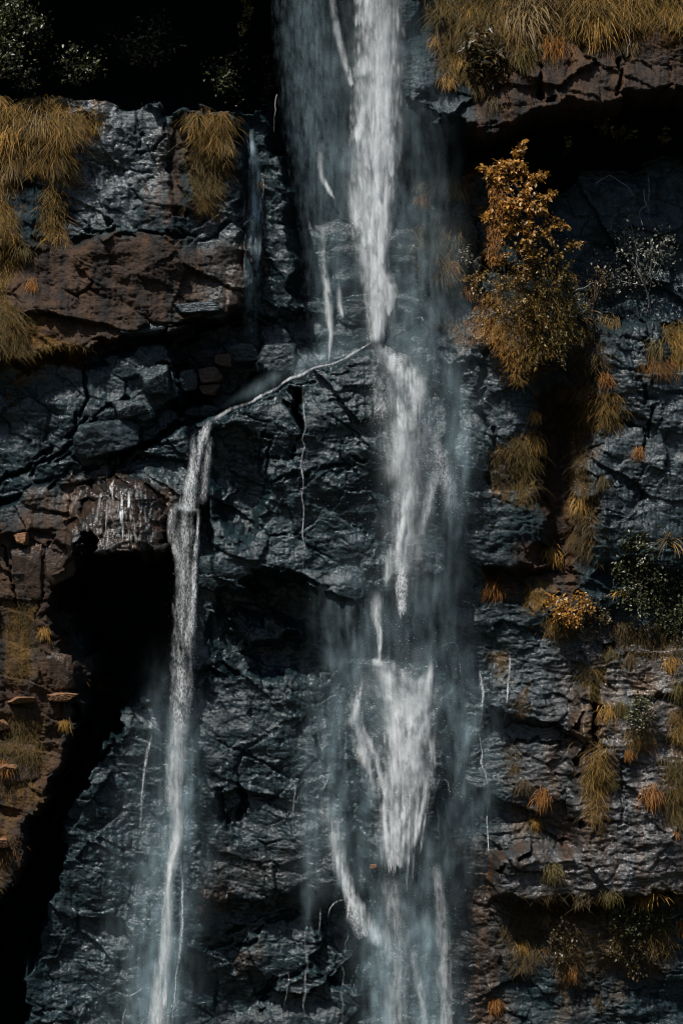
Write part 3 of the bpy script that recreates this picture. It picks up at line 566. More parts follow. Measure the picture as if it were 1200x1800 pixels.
drops('spray_drops', main, [(700, 620, 760, 760, 26, .5), (750, 760, 800, 900, 20, 1.0), (660, 620, 670, 780, 16, .5), (700, 1080, 700, 1180, 40, .4), (640, 1180, 620, 1330, 16, .4), (700, 1500, 760, 1800, 50, 1.0), (760, 1160, 790, 1400, 20, .3), (640, 760, 640, 1100, 40, .3)], 700, 5, 2.5, (0.004, 0.011))

side = empty('waterfall', 340, 890, 2, label='slender side waterfall dropping from the slanting ledge past the black cave', cat='waterfall')
R = lambda name, pts, mat=M_GRAIN, **k: ribbon(name, side, pts, mat, **k)
R('ledge_stream', [(656, 604, 3, .95), (640, 613, 2.5, .8), (612, 630, 3.2, .95), (585, 643, 2.2, .6), (556, 649, 2.8, .75), (530, 662, 3.8, .95), (508, 670, 3.4, .9), (486, 686, 2.4, .55), (462, 698, 3.8, .85), (438, 712, 3, .55), (410, 721, 4.5, .75), (390, 733, 4.5, .7), (374, 742, 6.5, .9)], M_WATER, depth=1.9, streak=1.1, xs=0.6, bulge=0.03)
rl = random.Random(9)
for i in range(22):                                                 # dribbles spilling over the ledge
    tt = rl.random(); lu = 385 + 255 * tt; lv = float(np.interp(lu, [374, 410, 462, 508, 556, 612, 656], [744, 724, 701, 673, 652, 633, 608])) + 2; ln = 10 + 50 * rl.random() ** 2
    R('dribble', [(lu, lv, 1.6 + 2 * rl.random(), .6), (lu - 1, lv + ln * .5, 1.6, .4), (lu - 2, lv + ln, 1.2, .15)], xs=0.7, bulge=0.03, off=0.08, streak=1.0)
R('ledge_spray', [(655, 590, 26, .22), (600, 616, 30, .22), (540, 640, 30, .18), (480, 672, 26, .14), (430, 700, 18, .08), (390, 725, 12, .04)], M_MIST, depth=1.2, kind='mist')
R('strand', [(377, 738, 8, .95), (364, 765, 12, .85), (351, 808, 13, .8), (343, 850, 14, .8), (334, 892, 22, .85), (330, 905, 24, .6)], depth=2.2)
R('strand', [(375, 765, 9, .3), (368, 820, 10, .35), (360, 890, 10, .3)], depth=2.1)
R('strand', [(344, 762, 7, .5), (342, 820, 9, .45), (332, 880, 10, .4)], depth=2.0)
R('splash', [(312, 886, 4, .5), (326, 893, 7, .8), (342, 896, 6, .7), (358, 899, 3, .6)], M_GRAIN, depth=2.5, streak=1.2, bulge=0.05)
R('strand', [(322, 880, 8, .5), (311, 902, 10, .6), (308, 928, 12, .6), (313, 955, 12, .65), (322, 990, 10, .5), (326, 1030, 8, .3)], depth=2.4, streak=0.9)
R('strand', [(354, 895, 4, .95), (352, 940, 5, .95), (347, 1000, 8, .85), (344, 1060, 9, .7), (341, 1120, 10, .5)], depth=2.6)
R('veil', [(330, 880, 10, .05), (331, 940, 20, .42), (330, 1030, 22, .5), (328, 1100, 23, .55), (325, 1200, 24, .55), (320, 1290, 22, .5)], depth=2.5, streak=1.0)
R('strand', [(322, 1255, 18, .5), (316, 1330, 22, .62), (312, 1385, 20, .7), (319, 1440, 15, .7), (313, 1488, 15, .85), (303, 1540, 13, .7), (299, 1640, 15, .6), (290, 1720, 20, .65), (279, 1860, 30, .9)], M_WATER, depth=2.3, layers=2, streak=1.1, cov=0.62)
R('strand', [(318, 1425, 8, .5), (318, 1470, 9, .8), (306, 1520, 8, .8), (302, 1600, 6, .5)], M_WATER, depth=2.6)
R('strand', [(298, 1700, 6, .5), (296, 1760, 8, .7)], M_WATER, depth=2.6)
R('splash', [(280, 1770, 12, .5), (276, 1800, 24, .95), (272, 1860, 34, .95)], M_WATER, depth=2.7)
R('strand', [(322, 1490, 3, .5), (326, 1560, 4, .6), (324, 1640, 5, .8), (316, 1700, 3, .7), (306, 1810, 4, .6)], depth=2.2, xs=1.0)
R('strand', [(273, 1282, 3, .5), (262, 1330, 5, .55), (255, 1390, 4, .4), (252, 1450, 4, .15)], depth=1.7, xs=1.0)
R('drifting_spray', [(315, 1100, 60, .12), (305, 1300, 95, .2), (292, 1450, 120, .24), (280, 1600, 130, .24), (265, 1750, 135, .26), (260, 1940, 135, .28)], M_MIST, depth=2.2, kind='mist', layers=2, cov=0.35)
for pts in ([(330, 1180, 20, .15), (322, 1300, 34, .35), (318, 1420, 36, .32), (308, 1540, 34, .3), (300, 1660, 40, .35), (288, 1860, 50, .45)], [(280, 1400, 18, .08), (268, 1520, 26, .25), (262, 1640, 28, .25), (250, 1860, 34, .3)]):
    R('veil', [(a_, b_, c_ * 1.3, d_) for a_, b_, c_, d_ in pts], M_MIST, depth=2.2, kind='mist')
drops('spray_drops', side, [(360, 760, 338, 890, 10, .5), (330, 900, 328, 1250, 14, 1.0), (310, 1260, 280, 1800, 20, .6)], 450, 6, 2.5, (0.004, 0.010))

_tj = random.Random(21)
def thin(p):
    o = []
    for i, (a, b, c, d) in enumerate(p):
        o.append((a, b, c * 0.7, d * 0.62))
        if i + 1 < len(p):
            a2, b2, c2, d2 = p[i + 1]; n = max(1, int(math.hypot(a2 - a, b2 - b) / 14))
            for j in range(1, n):
                t_ = j / n; o.append((a + (a2 - a) * t_ + _tj.gauss(0, 1.7), b + (b2 - b) * t_ + _tj.gauss(0, 1.5), (c + (c2 - c) * t_) * _tj.uniform(0.35, 1.0), (d + (d2 - d) * t_) * _tj.uniform(0.25, 0.85)))
    return o
def trickle(pts_list, label, mat=M_GRAIN, **k):
    if len(pts_list) == 1: return ribbon('water_trickle', None, thin(pts_list[0]), mat, label=label, cat='trickle', group='thin trickles on the rock', xs=0.8, bulge=0.04, streak=1.1, **k)
    e = empty('water_trickle', 0, 0, 0, label=label, cat='trickle', group='thin trickles on the rock')
    for p in pts_list: ribbon('runnel', e, thin(p), mat, xs=0.8, bulge=0.04, streak=1.1, **k)
trickle([[(424, 214, 3, .5), (436, 255, 4, .6), (446, 290, 6, .45), (442, 400, 9, .35), (436, 500, 10, .35), (436, 570, 12, .3)], [(452, 280, 2, .6), (462, 330, 3, .5), (456, 430, 3, .5), (448, 540, 4, .4)], [(432, 330, 2, .6), (431, 440, 2, .6), (430, 530, 3, .4)]],
        'faint trickle sliding down beside the stained slab', off=0.18)
trickle([[(536, 668, 3, .5), (536, 740, 3, .7), (532, 830, 3, .7), (534, 920, 2, .6), (535, 1010, 3, .4)]], 'hair-thin trickle down the buttress beside its black slit', depth=2.5)
trickle([[(758, 1146, 2, .9), (780, 1134, 2, .9), (799, 1130, 3, .7), (806, 1150, 4, .4), (810, 1190, 4, .4)]], 'curled rivulet arching beside the second splash')
trickle([[(842, 1170, 4, .5), (848, 1220, 5, .7), (842, 1290, 4, .5), (845, 1340, 4, .9), (856, 1386, 3, .95), (855, 1440, 2, .8), (854, 1500, 2, .5)], [(858, 1388, 2, .8), (872, 1388, 2, .6)], [(852, 1200, 3, .5), (862, 1240, 3, .6), (872, 1262, 2, .5)]],
        'branching rivulet running from knob to knob on the rock next to the main fall')
trickle([[(893, 1140, 3, .8), (894, 1175, 3, .9), (890, 1215, 3, .8), (888, 1250, 2, .6), (882, 1275, 3, .7), (884, 1310, 2, .4)]], 'short zigzag rivulet outermost from the main fall')
trickle([[(808, 1055, 2, .6), (825, 1060, 2, .7), (838, 1068, 2, .3)], [(808, 1060, 4, .3), (810, 1120, 4, .3), (812, 1180, 3, .2)]], 'faint rivulet crossing dark rock above the curled rivulet')
trickle([[(518, 1362, 2, .6), (518, 1400, 3, .5), (516, 1440, 3, .2)], [(580, 1355, 2, .8), (568, 1380, 4, .7), (558, 1390, 4, .5)], [(533, 1378, 2, .5), (533, 1410, 2, .3)]], 'forked trickle on the dark rock between both falls', depth=1.9)
trickle([[(262, 1718, 3, .6), (245, 1732, 3, .9), (228, 1738, 3, .8), (216, 1737, 2, .5)], [(230, 1738, 3, .8), (224, 1770, 3, .6), (221, 1830, 3, .6)]], 'small rivulet splitting off the foot of the side waterfall', depth=2.4)
trickle([[(606, 1572, 3, .9), (592, 1576, 3, .9), (580, 1588, 2, .8), (577, 1606, 2, .4)], [(564, 1585, 2, .6), (562, 1615, 3, .7), (560, 1640, 2, .3)]], 'bright rivulet curling over the rim of the small lower hollow', depth=2.0)
trickle([[(768, 1320, 3, .7), (770, 1340, 2, .5)], [(772, 1362, 2, .8), (784, 1368, 3, .8), (788, 1395, 3, .5)], [(765, 1410, 4, .4), (768, 1450, 4, .5), (772, 1500, 3, .2)]], 'broken rivulet hugging the edge of the second splash', depth=2.2)
trickle([[(1142, 400, 3, .2), (1144, 330, 4, .35), (1146, 290, 3, .2)]], 'pale seep line on the shaded rock beneath the overhang')
trickle([[(610, 1620, 2, .3), (604, 1700, 3, .35), (600, 1800, 3, .3)], [(540, 1600, 3, .3), (538, 1700, 4, .35), (534, 1790, 3, .3)], [(510, 1680, 3, .35), (505, 1740, 3, .4), (500, 1790, 3, .2)]], 'three faint drip lines below the small lower hollow', depth=1.8)
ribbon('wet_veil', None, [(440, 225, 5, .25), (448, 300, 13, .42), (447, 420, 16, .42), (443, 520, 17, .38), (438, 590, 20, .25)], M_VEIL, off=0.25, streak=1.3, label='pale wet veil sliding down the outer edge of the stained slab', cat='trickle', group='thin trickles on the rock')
# water in runnels over the lip above the cave, its glints painted as white strips
e = empty('lip_drip', 0, 0, 0, label='bright strings of water running down the brown lip above the cave', cat='trickle')
rr = random.Random(4)
for i in range(20):
    u0 = 215 + rr.gauss(0, 1) * 34; top = 838 + abs(u0 - 205) * 0.5 + rr.random() * 90; ln = 18 + rr.random() * 50; b = min(top + ln, 985)
    sl_ = (u0 - 205) * 0.10
    ribbon('runnel', e, [(u0, top, 1.0, .15), (u0 + sl_ * .5 + rr.gauss(0, 2), (top + b) / 2, 1.4 + rr.random() * 2, .25 + .75 * rr.random() ** 2), (u0 + sl_, b, 1.2, .6)], M_WATER, off=0.10, xs=0.9, streak=0.8, bulge=0.06)

# ------------------------------------------------------------------ plants
GOLD = ((0.28, 0.155, 0.028), (0.42, 0.225, 0.045), (0.16, 0.10, 0.019)); OLIVE = ((0.085, 0.064, 0.012), (0.13, 0.088, 0.016), (0.055, 0.046, 0.010))
DRY = ((0.18, 0.125, 0.050), (0.11, 0.078, 0.030), (0.22, 0.140, 0.048)); ORANGE = ((0.30, 0.12, 0.018), (0.24, 0.10, 0.016), (0.18, 0.08, 0.014))
GREEN = ((0.040, 0.048, 0.016), (0.065, 0.070, 0.022), (0.030, 0.036, 0.014)); DULL = ((0.065, 0.045, 0.015), (0.10, 0.064, 0.020), (0.042, 0.034, 0.014))
GREY = ((0.10, 0.105, 0.085), (0.15, 0.15, 0.12), (0.07, 0.075, 0.06)); AMBER = ((0.34, 0.165, 0.027), (0.20, 0.11, 0.018), (0.42, 0.195, 0.032))
def tints(r, n, pal):
    p = np.array(pal); k = r.randint(0, len(p), n); w = r.rand(n, 1) * 0.6
    return (p[k] * (1 - w) + p[r.randint(0, len(p), n)] * w) * (0.65 + 0.7 * r.rand(n, 1))
def blades(roots, r, pal, length, width=0.022, up=0.5, spread=0.9, seg=4, droop=1.0):
    """arching blades: roots (n,3); they leave the rock outwards (-Y) and bend down under their weight"""
    n = len(roots); L = length * (0.45 + 0.75 * r.rand(n)); a = (r.rand(n) - .5) * 2
    dirv = np.stack([a * spread, -(0.55 + 0.6 * r.rand(n)), up * (0.1 + r.rand(n))], 1); dirv /= np.linalg.norm(dirv, axis=1)[:, None]
    ts = np.linspace(0, 1, seg + 1); pos = [roots]; d = dirv.copy()
    for i in range(seg):
        d = d + np.array([0, 0, -1.0])[None] * (1.5 * droop / seg * (0.7 + 0.6 * r.rand(n)))[:, None]; d[:, 1] *= 0.86
        d /= np.linalg.norm(d, axis=1)[:, None]; pos.append(pos[-1] + d * (L / seg)[:, None])
    side_ = np.stack([np.ones(n), (r.rand(n) - .5) * 0.8, np.zeros(n)], 1); side_ /= np.linalg.norm(side_, axis=1)[:, None]
    w = width * (0.6 + 0.8 * r.rand(n)); vs = []
    for i, t in enumerate(ts[:-1]):
        ww = (w * (1 - 0.75 * t))[:, None] * side_ * 0.5; vs += [pos[i] - ww, pos[i] + ww]
    vs.append(pos[-1]); k = len(vs); vt = np.stack(vs, 1).reshape(-1, 3); b = np.arange(n)[:, None] * k
    q = np.concatenate([b + np.array([[2 * i, 2 * i + 1, 2 * i + 3, 2 * i + 2]]) for i in range(seg - 1)]); tr = b + np.array([[k - 3, k - 2, k - 1]])
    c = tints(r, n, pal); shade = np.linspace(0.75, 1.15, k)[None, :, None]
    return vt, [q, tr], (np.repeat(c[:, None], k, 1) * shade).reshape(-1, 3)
def leaves(cent, r, pal, size, long=1.7, droop=0.3):
    """small folded leaves round the given points: a kite of two triangles bent at the rib, with a tip"""
    n = len(cent); s = size * (0.55 + 0.9 * r.rand(n)); ax = r.randn(n, 3); ax[:, 1] -= 0.5; ax[:, 2] -= droop; ax /= np.linalg.norm(ax, axis=1)[:, None]
    up = r.randn(n, 3) * 0.6 + np.array([-0.1, -0.6, 0.8]); sd = np.cross(ax, up); sd /= np.linalg.norm(sd, axis=1)[:, None] + 1e-9; nm = np.cross(sd, ax)
    l = (s * long)[:, None]; w = (s * 0.5)[:, None]
    v = [cent, cent + ax * l * .45 + sd * w + nm * w * .35, cent + ax * l - nm * w * .3, cent + ax * l * .45 - sd * w + nm * w * .35, cent + ax * l * .5]
    vt = np.stack(v, 1).reshape(-1, 3); b = np.arange(n)[:, None] * 5
    f = np.concatenate([b + np.array([[0, 1, 4]]), b + np.array([[1, 2, 4]]), b + np.array([[4, 2, 3]]), b + np.array([[0, 4, 3]])])
    return vt, [f], np.repeat(tints(r, n, pal)[:, None], 5, 1).reshape(-1, 3)
def tubes(paths, sides=5):
    vs, fs, o = [], [], 0
    for p, rad in paths:
        p = np.array(p, float); n = len(p); rad = np.array(rad, float)
        d = np.gradient(p, axis=0); d /= np.linalg.norm(d, axis=1)[:, None] + 1e-9; ref = np.array([0.31, 0.9, 0.3])
        a = np.cross(d, ref); a /= np.linalg.norm(a, axis=1)[:, None] + 1e-9; b = np.cross(d, a); th = np.arange(sides) / sides * 2 * np.pi
        ring = p[:, None] + rad[:, None, None] * (np.cos(th)[None, :, None] * a[:, None] + np.sin(th)[None, :, None] * b[:, None])
        vs.append(ring.reshape(-1, 3)); i = np.arange(n * sides).reshape(n, sides); j = np.roll(i, -1, 1)
        fs.append(np.stack([i[:-1].ravel(), j[:-1].ravel(), j[1:].ravel(), i[1:].ravel()], 1) + o); o += n * sides
    return np.concatenate(vs), [np.concatenate(fs)]
def inside(poly, n, r):
    p = np.array(poly, float); lo, hi = p.min(0), p.max(0); out = np.zeros((0, 2))
    while len(out) < n:
        q = lo + (hi - lo) * r.rand(n * 2, 2)
        q2 = q + np.stack([12 * fbm(q[:, 0] / 25, q[:, 1] / 25, 3, 77), 12 * fbm(q[:, 0] / 25, q[:, 1] / 25, 3, 78)], 1)
        ins = np.zeros(len(q), bool)
        for i in range(len(p)):
            a, b = p[i], p[(i + 1) % len(p)]
            ins ^= ((a[1] > q2[:, 1]) != (b[1] > q2[:, 1])) & (q2[:, 0] < (b[0] - a[0]) * (q2[:, 1] - a[1]) / (b[1] - a[1] + 1e-9) + a[0])
        out = np.concatenate([out, q[ins]])
    return out[:n]
def wall_pts(u, v, out=0.0): return np.stack([X(u), -(np.maximum(samp(HS, u, v), samp(H, u, v) - 0.05) + out), Z(v)], 1)

_ps = [1000]
def rs(): _ps[0] += 1; return np.random.RandomState(_ps[0])
def grass_mat(poly, n, pal, length, label, width=0.024, name='grass_mat', cat='grass', clump=14, up=0.6, droop=1.15, group='mats of hanging grass'):
    """a patch of hanging grass: many clumps of blades rooted on the rock inside the outline"""
    pa_ = np.array(poly, float); ar = 0.5 * abs(np.dot(pa_[:, 0], np.roll(pa_[:, 1], 1)) - np.dot(pa_[:, 1], np.roll(pa_[:, 0], 1))); n = max(n, int(ar * 0.32))
    r = rs(); n = int(n * 1.5); c = inside(poly, max(3, n // clump), r); k = len(c)
    rt = np.repeat(c, clump, 0)[:n] + r.randn(min(n, k * clump), 2) * 7.0; root = wall_pts(rt[:, 0], rt[:, 1], -0.02)
    lens = np.repeat(0.65 + 0.95 * r.rand(k), clump)[:len(rt)]
    vt, fc, tn = blades(root, r, pal + (OLIVE if pal is GOLD else DULL), 1.0, width, up, 1.25, 4, droop)
    lean = np.repeat(r.randn(k) * 0.35, clump)[:len(rt)]
    # scale each blade about its root by its clump's own length
    kk = len(vt) // len(rt); vt = vt.reshape(len(rt), kk, 3); vt = root[:, None] + (vt - root[:, None]) * (0.72 * length * lens * (0.5 + r.rand(len(rt))))[:, None, None]
    vt[:, :, 0] += lean[:, None] * (root[:, None, 2] - vt[:, :, 2]).clip(-0.2, 1)
    cl = np.repeat(tints(r, k, pal + (OLIVE if pal is GOLD else GOLD[:1])), clump, 0)[:len(rt)]; tn = tn.reshape(len(rt), kk, 3) * 0.55 + cl[:, None] * 0.45
    me = mesh_from(name, vt.reshape(-1, 3), fc, {'tint': tn.reshape(-1, 3)})
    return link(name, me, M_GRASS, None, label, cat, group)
# one mesh for each look of tuft, shared by its copies
_tuft = {}
def tuft_mesh(kind, var):
    if (kind, var) in _tuft: return _tuft[kind, var]
    r = rs(); pal = {'gold': GOLD, 'orange': ORANGE, 'dry': DRY, 'olive': OLIVE, 'dull': DULL}[kind.split('_')[0]]
    fern = kind.endswith('fern'); n = 26 if fern else 110
    root = r.randn(n, 3) * np.array([0.10, 0.03, 0.10]) * (1 if fern else 2.2)
    vt, fc, tn = blades(root, r, pal, 1.0, 0.085 if fern else 0.034, 0.9 if fern else 0.45, 1.0 if fern else 0.75, 5, 1.05 if fern else 1.5)
    _tuft[kind, var] = mesh_from(('fern' if fern else 'grass') + '_tuft', vt, fc, {'tint': tn}); return _tuft[kind, var]
def tuft(u, v, size, kind, label, group='single tufts growing on the rock'):
    """size: half width in photo pixels"""
    r = rs(); me = tuft_mesh(kind, r.randint(5)); fern = kind.endswith('fern')
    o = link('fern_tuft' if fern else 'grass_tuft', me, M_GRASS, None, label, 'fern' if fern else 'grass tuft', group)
    o.location = tuple(wall_pts(np.array([u]), np.array([v - size * 0.3]), 0.05)[0]); s = size / PXM * 1.65
    o.scale = (s * (-1 if r.rand() < .5 else 1), s, s); o.rotation_euler = (0, (r.rand() - .5) * 0.3, (r.rand() - .5) * 0.6)
    return o
def clump_pts(c, rad, n, r, k=14):
    """points gathered in sub-clumps through an ellipsoid's volume, with gaps between them"""
    d = r.randn(k, 3); d /= np.linalg.norm(d, axis=1)[:, None]; cc = d * (0.35 + 0.65 * r.rand(k, 1) ** .6)
    i = r.randint(0, k, n); p = cc[i] + r.randn(n, 3) * 0.20
    return np.array(c) + p * np.array(rad), np.array(c) + cc * np.array(rad)
def shrub(u, v, ru, rv, n, pal, size, label, cat='shrub', name='leafy_shrub', rd=0.7, out=0.4, twig=M_BARK, k=14, group=None, long=1.7, root=None):
    r = rs(); e = bpy.data.objects.new(name, None); COL.objects.link(e)
    c = wall_pts(np.array([u]), np.array([v]), out)[0]; b = wall_pts(np.array([u if root is None else root[0]]), np.array([v + rv * 0.6 if root is None else root[1]]), -0.1)[0]
    pts, cc = clump_pts(c, (ru / PXM, rd, rv / PXM), n, r, k)
    pts[:, 1] = np.minimum(pts[:, 1], -samp(HS, pts[:, 0] * PXM + 600, 1800 - (pts[:, 2] - ZB) * PXM) - 0.03)
    vt, fc, tn = leaves(pts, r, pal, size, long)
    link('crown', mesh_from('crown', vt, fc, {'tint': tn}), M_LEAF, e)
    fork = b * 0.6 + c * 0.4; paths = [([b, (b + fork) / 2 + r.randn(3) * 0.05, fork], [0.06, 0.05, 0.04])]
    vt, fc = tubes(paths); link('trunk', mesh_from('trunk', vt, fc), twig, e)
    paths = [([fork, (fork + q) / 2 + r.randn(3) * 0.12, q], [0.035, 0.022, 0.008]) for q in cc[:12]]
    for pth in paths:
        vt, fc = tubes([pth], 4); link('branch', mesh_from('branch', vt, fc), twig, e)
    tag(e, label, cat, group); return e

# grass mats ------------------------------------------------
grass_mat([(-60, 165), (60, 158), (120, 185), (130, 240), (100, 290), (60, 300), (0, 290), (-60, 300)], 2600, GOLD, 0.85, 'broad golden grass mat spilling over the corner of the stained slab')
grass_mat([(118, 215), (165, 196), (184, 215), (160, 245), (120, 255)], 420, GOLD, 0.6, 'small golden grass cushion bulging beside the pale slab face')
grass_mat([(80, 270), (130, 270), (132, 320), (110, 330)], 300, OLIVE, 0.6, 'olive grass tongue hanging below the broad golden mat')
grass_mat([(82, 330), (115, 340), (115, 420), (85, 425), (76, 380)], 420, GOLD, 0.6, 'narrow golden grass strip down the dark panel edge of the slab')
grass_mat([(-40, 300), (12, 310), (30, 440), (10, 510), (-40, 530)], 800, GOLD, 0.65, 'ragged grass strip clinging beneath the broad golden mat at the slab corner')
grass_mat([(338, 205), (400, 200), (404, 250), (385, 270), (340, 250)], 620, GOLD, 0.8, 'golden grass mat draped over the brown streaked rock beside the pale slab face')
grass_mat([(345, 270), (392, 280), (385, 330), (365, 380), (340, 360)], 520, OLIVE, 0.65, 'olive grass beard trailing under the draped golden mat')
grass_mat([(-60, 520), (20, 530), (50, 570), (40, 630), (0, 645), (-60, 650)], 1700, OLIVE, 0.7, 'bushy olive grass mass on the bottom corner of the stained slab', up=0.8)
grass_mat([(30, 610), (90, 604), (155, 612), (150, 640), (40, 648)], 700, GOLD, 0.38, 'low strip of golden moss along the bottom edge of the stained slab', name='moss_strip', cat='moss')
grass_mat([(752, -40), (880, -40), (870, 60), (810, 80), (760, 40)], 1300, OLIVE, 0.9, 'olive grass mat on the overhang nearest the main waterfall')
grass_mat([(880, -40), (985, -40), (985, 20), (950, 50), (885, 45)], 900, DRY, 1.0, 'pale dry grass mat in the middle of the overhang top')
grass_mat([(985, -40), (1260, -40), (1260, 45), (1170, 40), (1040, 55), (995, 70)], 2900, GOLD, 1.05, 'long golden grass fringe over the brown face of the overhang')
grass_mat([(765, 60), (900, 60), (880, 130), (830, 150), (780, 140)], 1000, OLIVE, 0.7, 'dark olive grass patch under the mat nearest the main waterfall')
grass_mat([(862, 15), (930, 30), (940, 70), (880, 75)], 520, GOLD, 0.8, 'golden grass patch hanging below the pale dry mat')
grass_mat([(1165, 575), (1240, 560), (1240, 640), (1180, 640)], 420, GOLD, 0.9, 'tall golden grass curtain at the edge of the lit grey rock')
grass_mat([(1130, 630), (1180, 630), (1180, 655), (1135, 655)], 320, ORANGE, 0.6, 'orange grass skirt under the tall golden curtain')
grass_mat([(1015, 700), (1085, 695), (1080, 745), (1030, 750)], 900, GOLD, 0.7, 'shaggy golden grass mat on the rock rib beside the dark upright crevice')
grass_mat([(990, 715), (1015, 715), (1015, 770), (995, 770)], 220, OLIVE, 0.6, 'olive grass fringe between the shaggy mat and the dark upright crevice')
grass_mat([(895, 775), (945, 760), (938, 830), (925, 890), (908, 890)], 1000, OLIVE, 0.6, 'hanging olive beard on the rock below the leafy creeper')
grass_mat([(864, 785), (886, 785), (884, 870), (868, 870)], 260, DULL, 0.4, 'brown moss strip beside the hanging olive beard', name='moss_strip', cat='moss')
grass_mat([(1000, 860), (1030, 850), (1030, 900), (1005, 905)], 220, OLIVE, 0.5, 'thin grass patch low in the dark upright crevice')
grass_mat([(1000, 780), (1030, 790), (1025, 830), (1005, 830)], 220, DULL, 0.6, 'dull brown grass patch halfway down the dark upright crevice')
grass_mat([(920, 1030), (965, 1030), (960, 1065), (925, 1070)], 360, GOLD, 0.4, 'golden moss cushion beside the yellow leafy shrub', name='moss_cushion', cat='moss')
grass_mat([(850, 1022), (888, 1025), (882, 1045), (855, 1048)], 200, ORANGE, 0.35, 'flat rusty moss cushion on the ledge nearest the main waterfall', name='moss_cushion', cat='moss')
grass_mat([(955, 1085), (1010, 1085), (1005, 1120), (965, 1120)], 300, GOLD, 0.5, 'golden grass beard under the yellow leafy shrub')
grass_mat([(15, 1065), (70, 1062), (66, 1130), (52, 1190), (20, 1190)], 800, OLIVE, 0.30, 'olive moss panel on the brown side column below its blocks', name='moss_patch', cat='moss')
grass_mat([(-20, 1260), (70, 1265), (75, 1330), (30, 1380), (-20, 1390)], 600, OLIVE, 0.45, 'dark olive moss panel low on the brown side column', name='moss_patch', cat='moss')
grass_mat([(158, 1195), (182, 1205), (186, 1230), (168, 1225)], 220, GOLD, 0.55, 'small yellow grass tongue hanging into the black cave mouth')
grass_mat([(1025, 1300), (1062, 1310), (1056, 1380), (1045, 1440), (1028, 1430)], 900, GOLD, 0.6, 'long golden beard streaming down the layered rock')
grass_mat([(1018, 1165), (1052, 1165), (1048, 1220), (1030, 1225)], 260, OLIVE, 0.6, 'olive grass beard filling the small crevice above the layered rock')
grass_mat([(1100, 1270), (1140, 1275), (1135, 1310), (1105, 1310)], 480, GOLD, 0.5, 'golden grass skirt beneath the dark bush on the layered rock')
grass_mat([(1170, 1240), (1240, 1240), (1240, 1300), (1180, 1300)], 620, GOLD, 0.6, 'golden grass mat next to the dark bush on the layered rock')
grass_mat([(1165, 1330), (1240, 1330), (1240, 1450), (1172, 1440)], 900, OLIVE, 0.7, 'olive grass curtain at the end of the layered rock')
grass_mat([(955, 1570), (1060, 1565), (1050, 1600), (965, 1605)], 500, DULL, 0.6, 'dull grass fringe under the layered ledge')
grass_mat([(975, 1620), (1010, 1620), (1005, 1720), (985, 1720)], 300, DULL, 0.6, 'brown grass beard below the dull fringe')
grass_mat([(0, 1450), (38, 1455), (36, 1500), (0, 1510)], 260, ORANGE, 0.3, 'rusty moss cushion at the foot of the brown side column', name='moss_cushion', cat='moss')
grass_mat([(905, 1225), (925, 1205), (925, 1260), (912, 1262)], 120, DULL, 0.4, 'brown moss streak beside the short zigzag rivulet', name='moss_strip', cat='moss')
grass_mat([(862, 1150), (884, 1150), (880, 1195), (868, 1195)], 150, DULL, 0.4, 'brown moss streak just inside the hooked rivulet', name='moss_strip', cat='moss')
grass_mat([(890, 1320), (915, 1310), (912, 1360), (896, 1365)], 130, DULL, 0.45, 'dull moss streak beneath the short zigzag rivulet', name='moss_strip', cat='moss')

grass_mat([(1003, 575), (1050, 560), (1046, 690), (1012, 690)], 520, DULL, 0.7, 'dark brown grass curtain between the creeper and the lit grey rock')
grass_mat([(1006, 900), (1040, 895), (1034, 990), (1012, 990)], 260, DULL, 0.6, 'dim grass strip trailing below the upright crevice patches')
grass_mat([(728, 285), (830, 285), (825, 330), (740, 330)], 420, DULL, 0.7, 'dim brown grass band right below the tip of the overhang')
grass_mat([(735, 390), (820, 380), (815, 470), (760, 480)], 420, DULL, 0.7, 'dim brown grass patch beside the creeper nearest the spray')
grass_mat([(1080, 1100), (1200, 1110), (1200, 1150), (1090, 1140)], 420, DULL, 0.6, 'dull grass band beneath the two dark green shrubs')
grass_mat([(880, 1585), (960, 1580), (950, 1700), (900, 1700)], 420, DULL, 0.5, 'brown grass patch under the ledge toward the waterfall')
grass_mat([(1080, 1600), (1180, 1600), (1170, 1660), (1090, 1680)], 420, OLIVE, 0.6, 'olive grass band around the shrub under the layered ledge')
grass_mat([(-30, 1500), (20, 1500), (10, 1560), (-30, 1570)], 260, OLIVE, 0.4, 'olive grass wisp where the side column meets the gully')
# the large leafy creeper ------------------------------------------------
e = bpy.data.objects.new('leafy_creeper', None); COL.objects.link(e)
tag(e, 'big amber leafy creeper hanging in a pointed cone under the overhang', 'creeper')
r = rs()
def creeper_depth(u, v, poly_c=920, hwid=80): return np.maximum(samp(HS, u, v) + 0.3, 2.35 - 0.5 * sstep(330, 640, v)) + 0.6 * np.sqrt(np.clip(1 - ((u - poly_c) / hwid) ** 2, 0, 1)) * sstep(260, 380, v) * (1 - 0.6 * sstep(560, 690, v))
up_poly = [(862, 300), (874, 286), (900, 284), (922, 320), (938, 365), (950, 410), (980, 445), (1008, 480), (1004, 540), (996, 600), (955, 612), (915, 585), (870, 560), (838, 540), (820, 508), (850, 488), (866, 470), (872, 420), (864, 360)]
q = inside(up_poly, 8600, r) + r.randn(8600, 2) * np.array([5.0, 6.0]); q = q + np.stack([26 * fbm(q[:, 0] / 45, q[:, 1] / 40, 3, 411), 22 * fbm(q[:, 0] / 45, q[:, 1] / 40, 3, 412)], 1)
cl = fbm(q[:, 0] / 24, q[:, 1] / 18, 4, 401, 0.6); kp = cl > -0.10; q = q[kp]; cl = cl[kp]
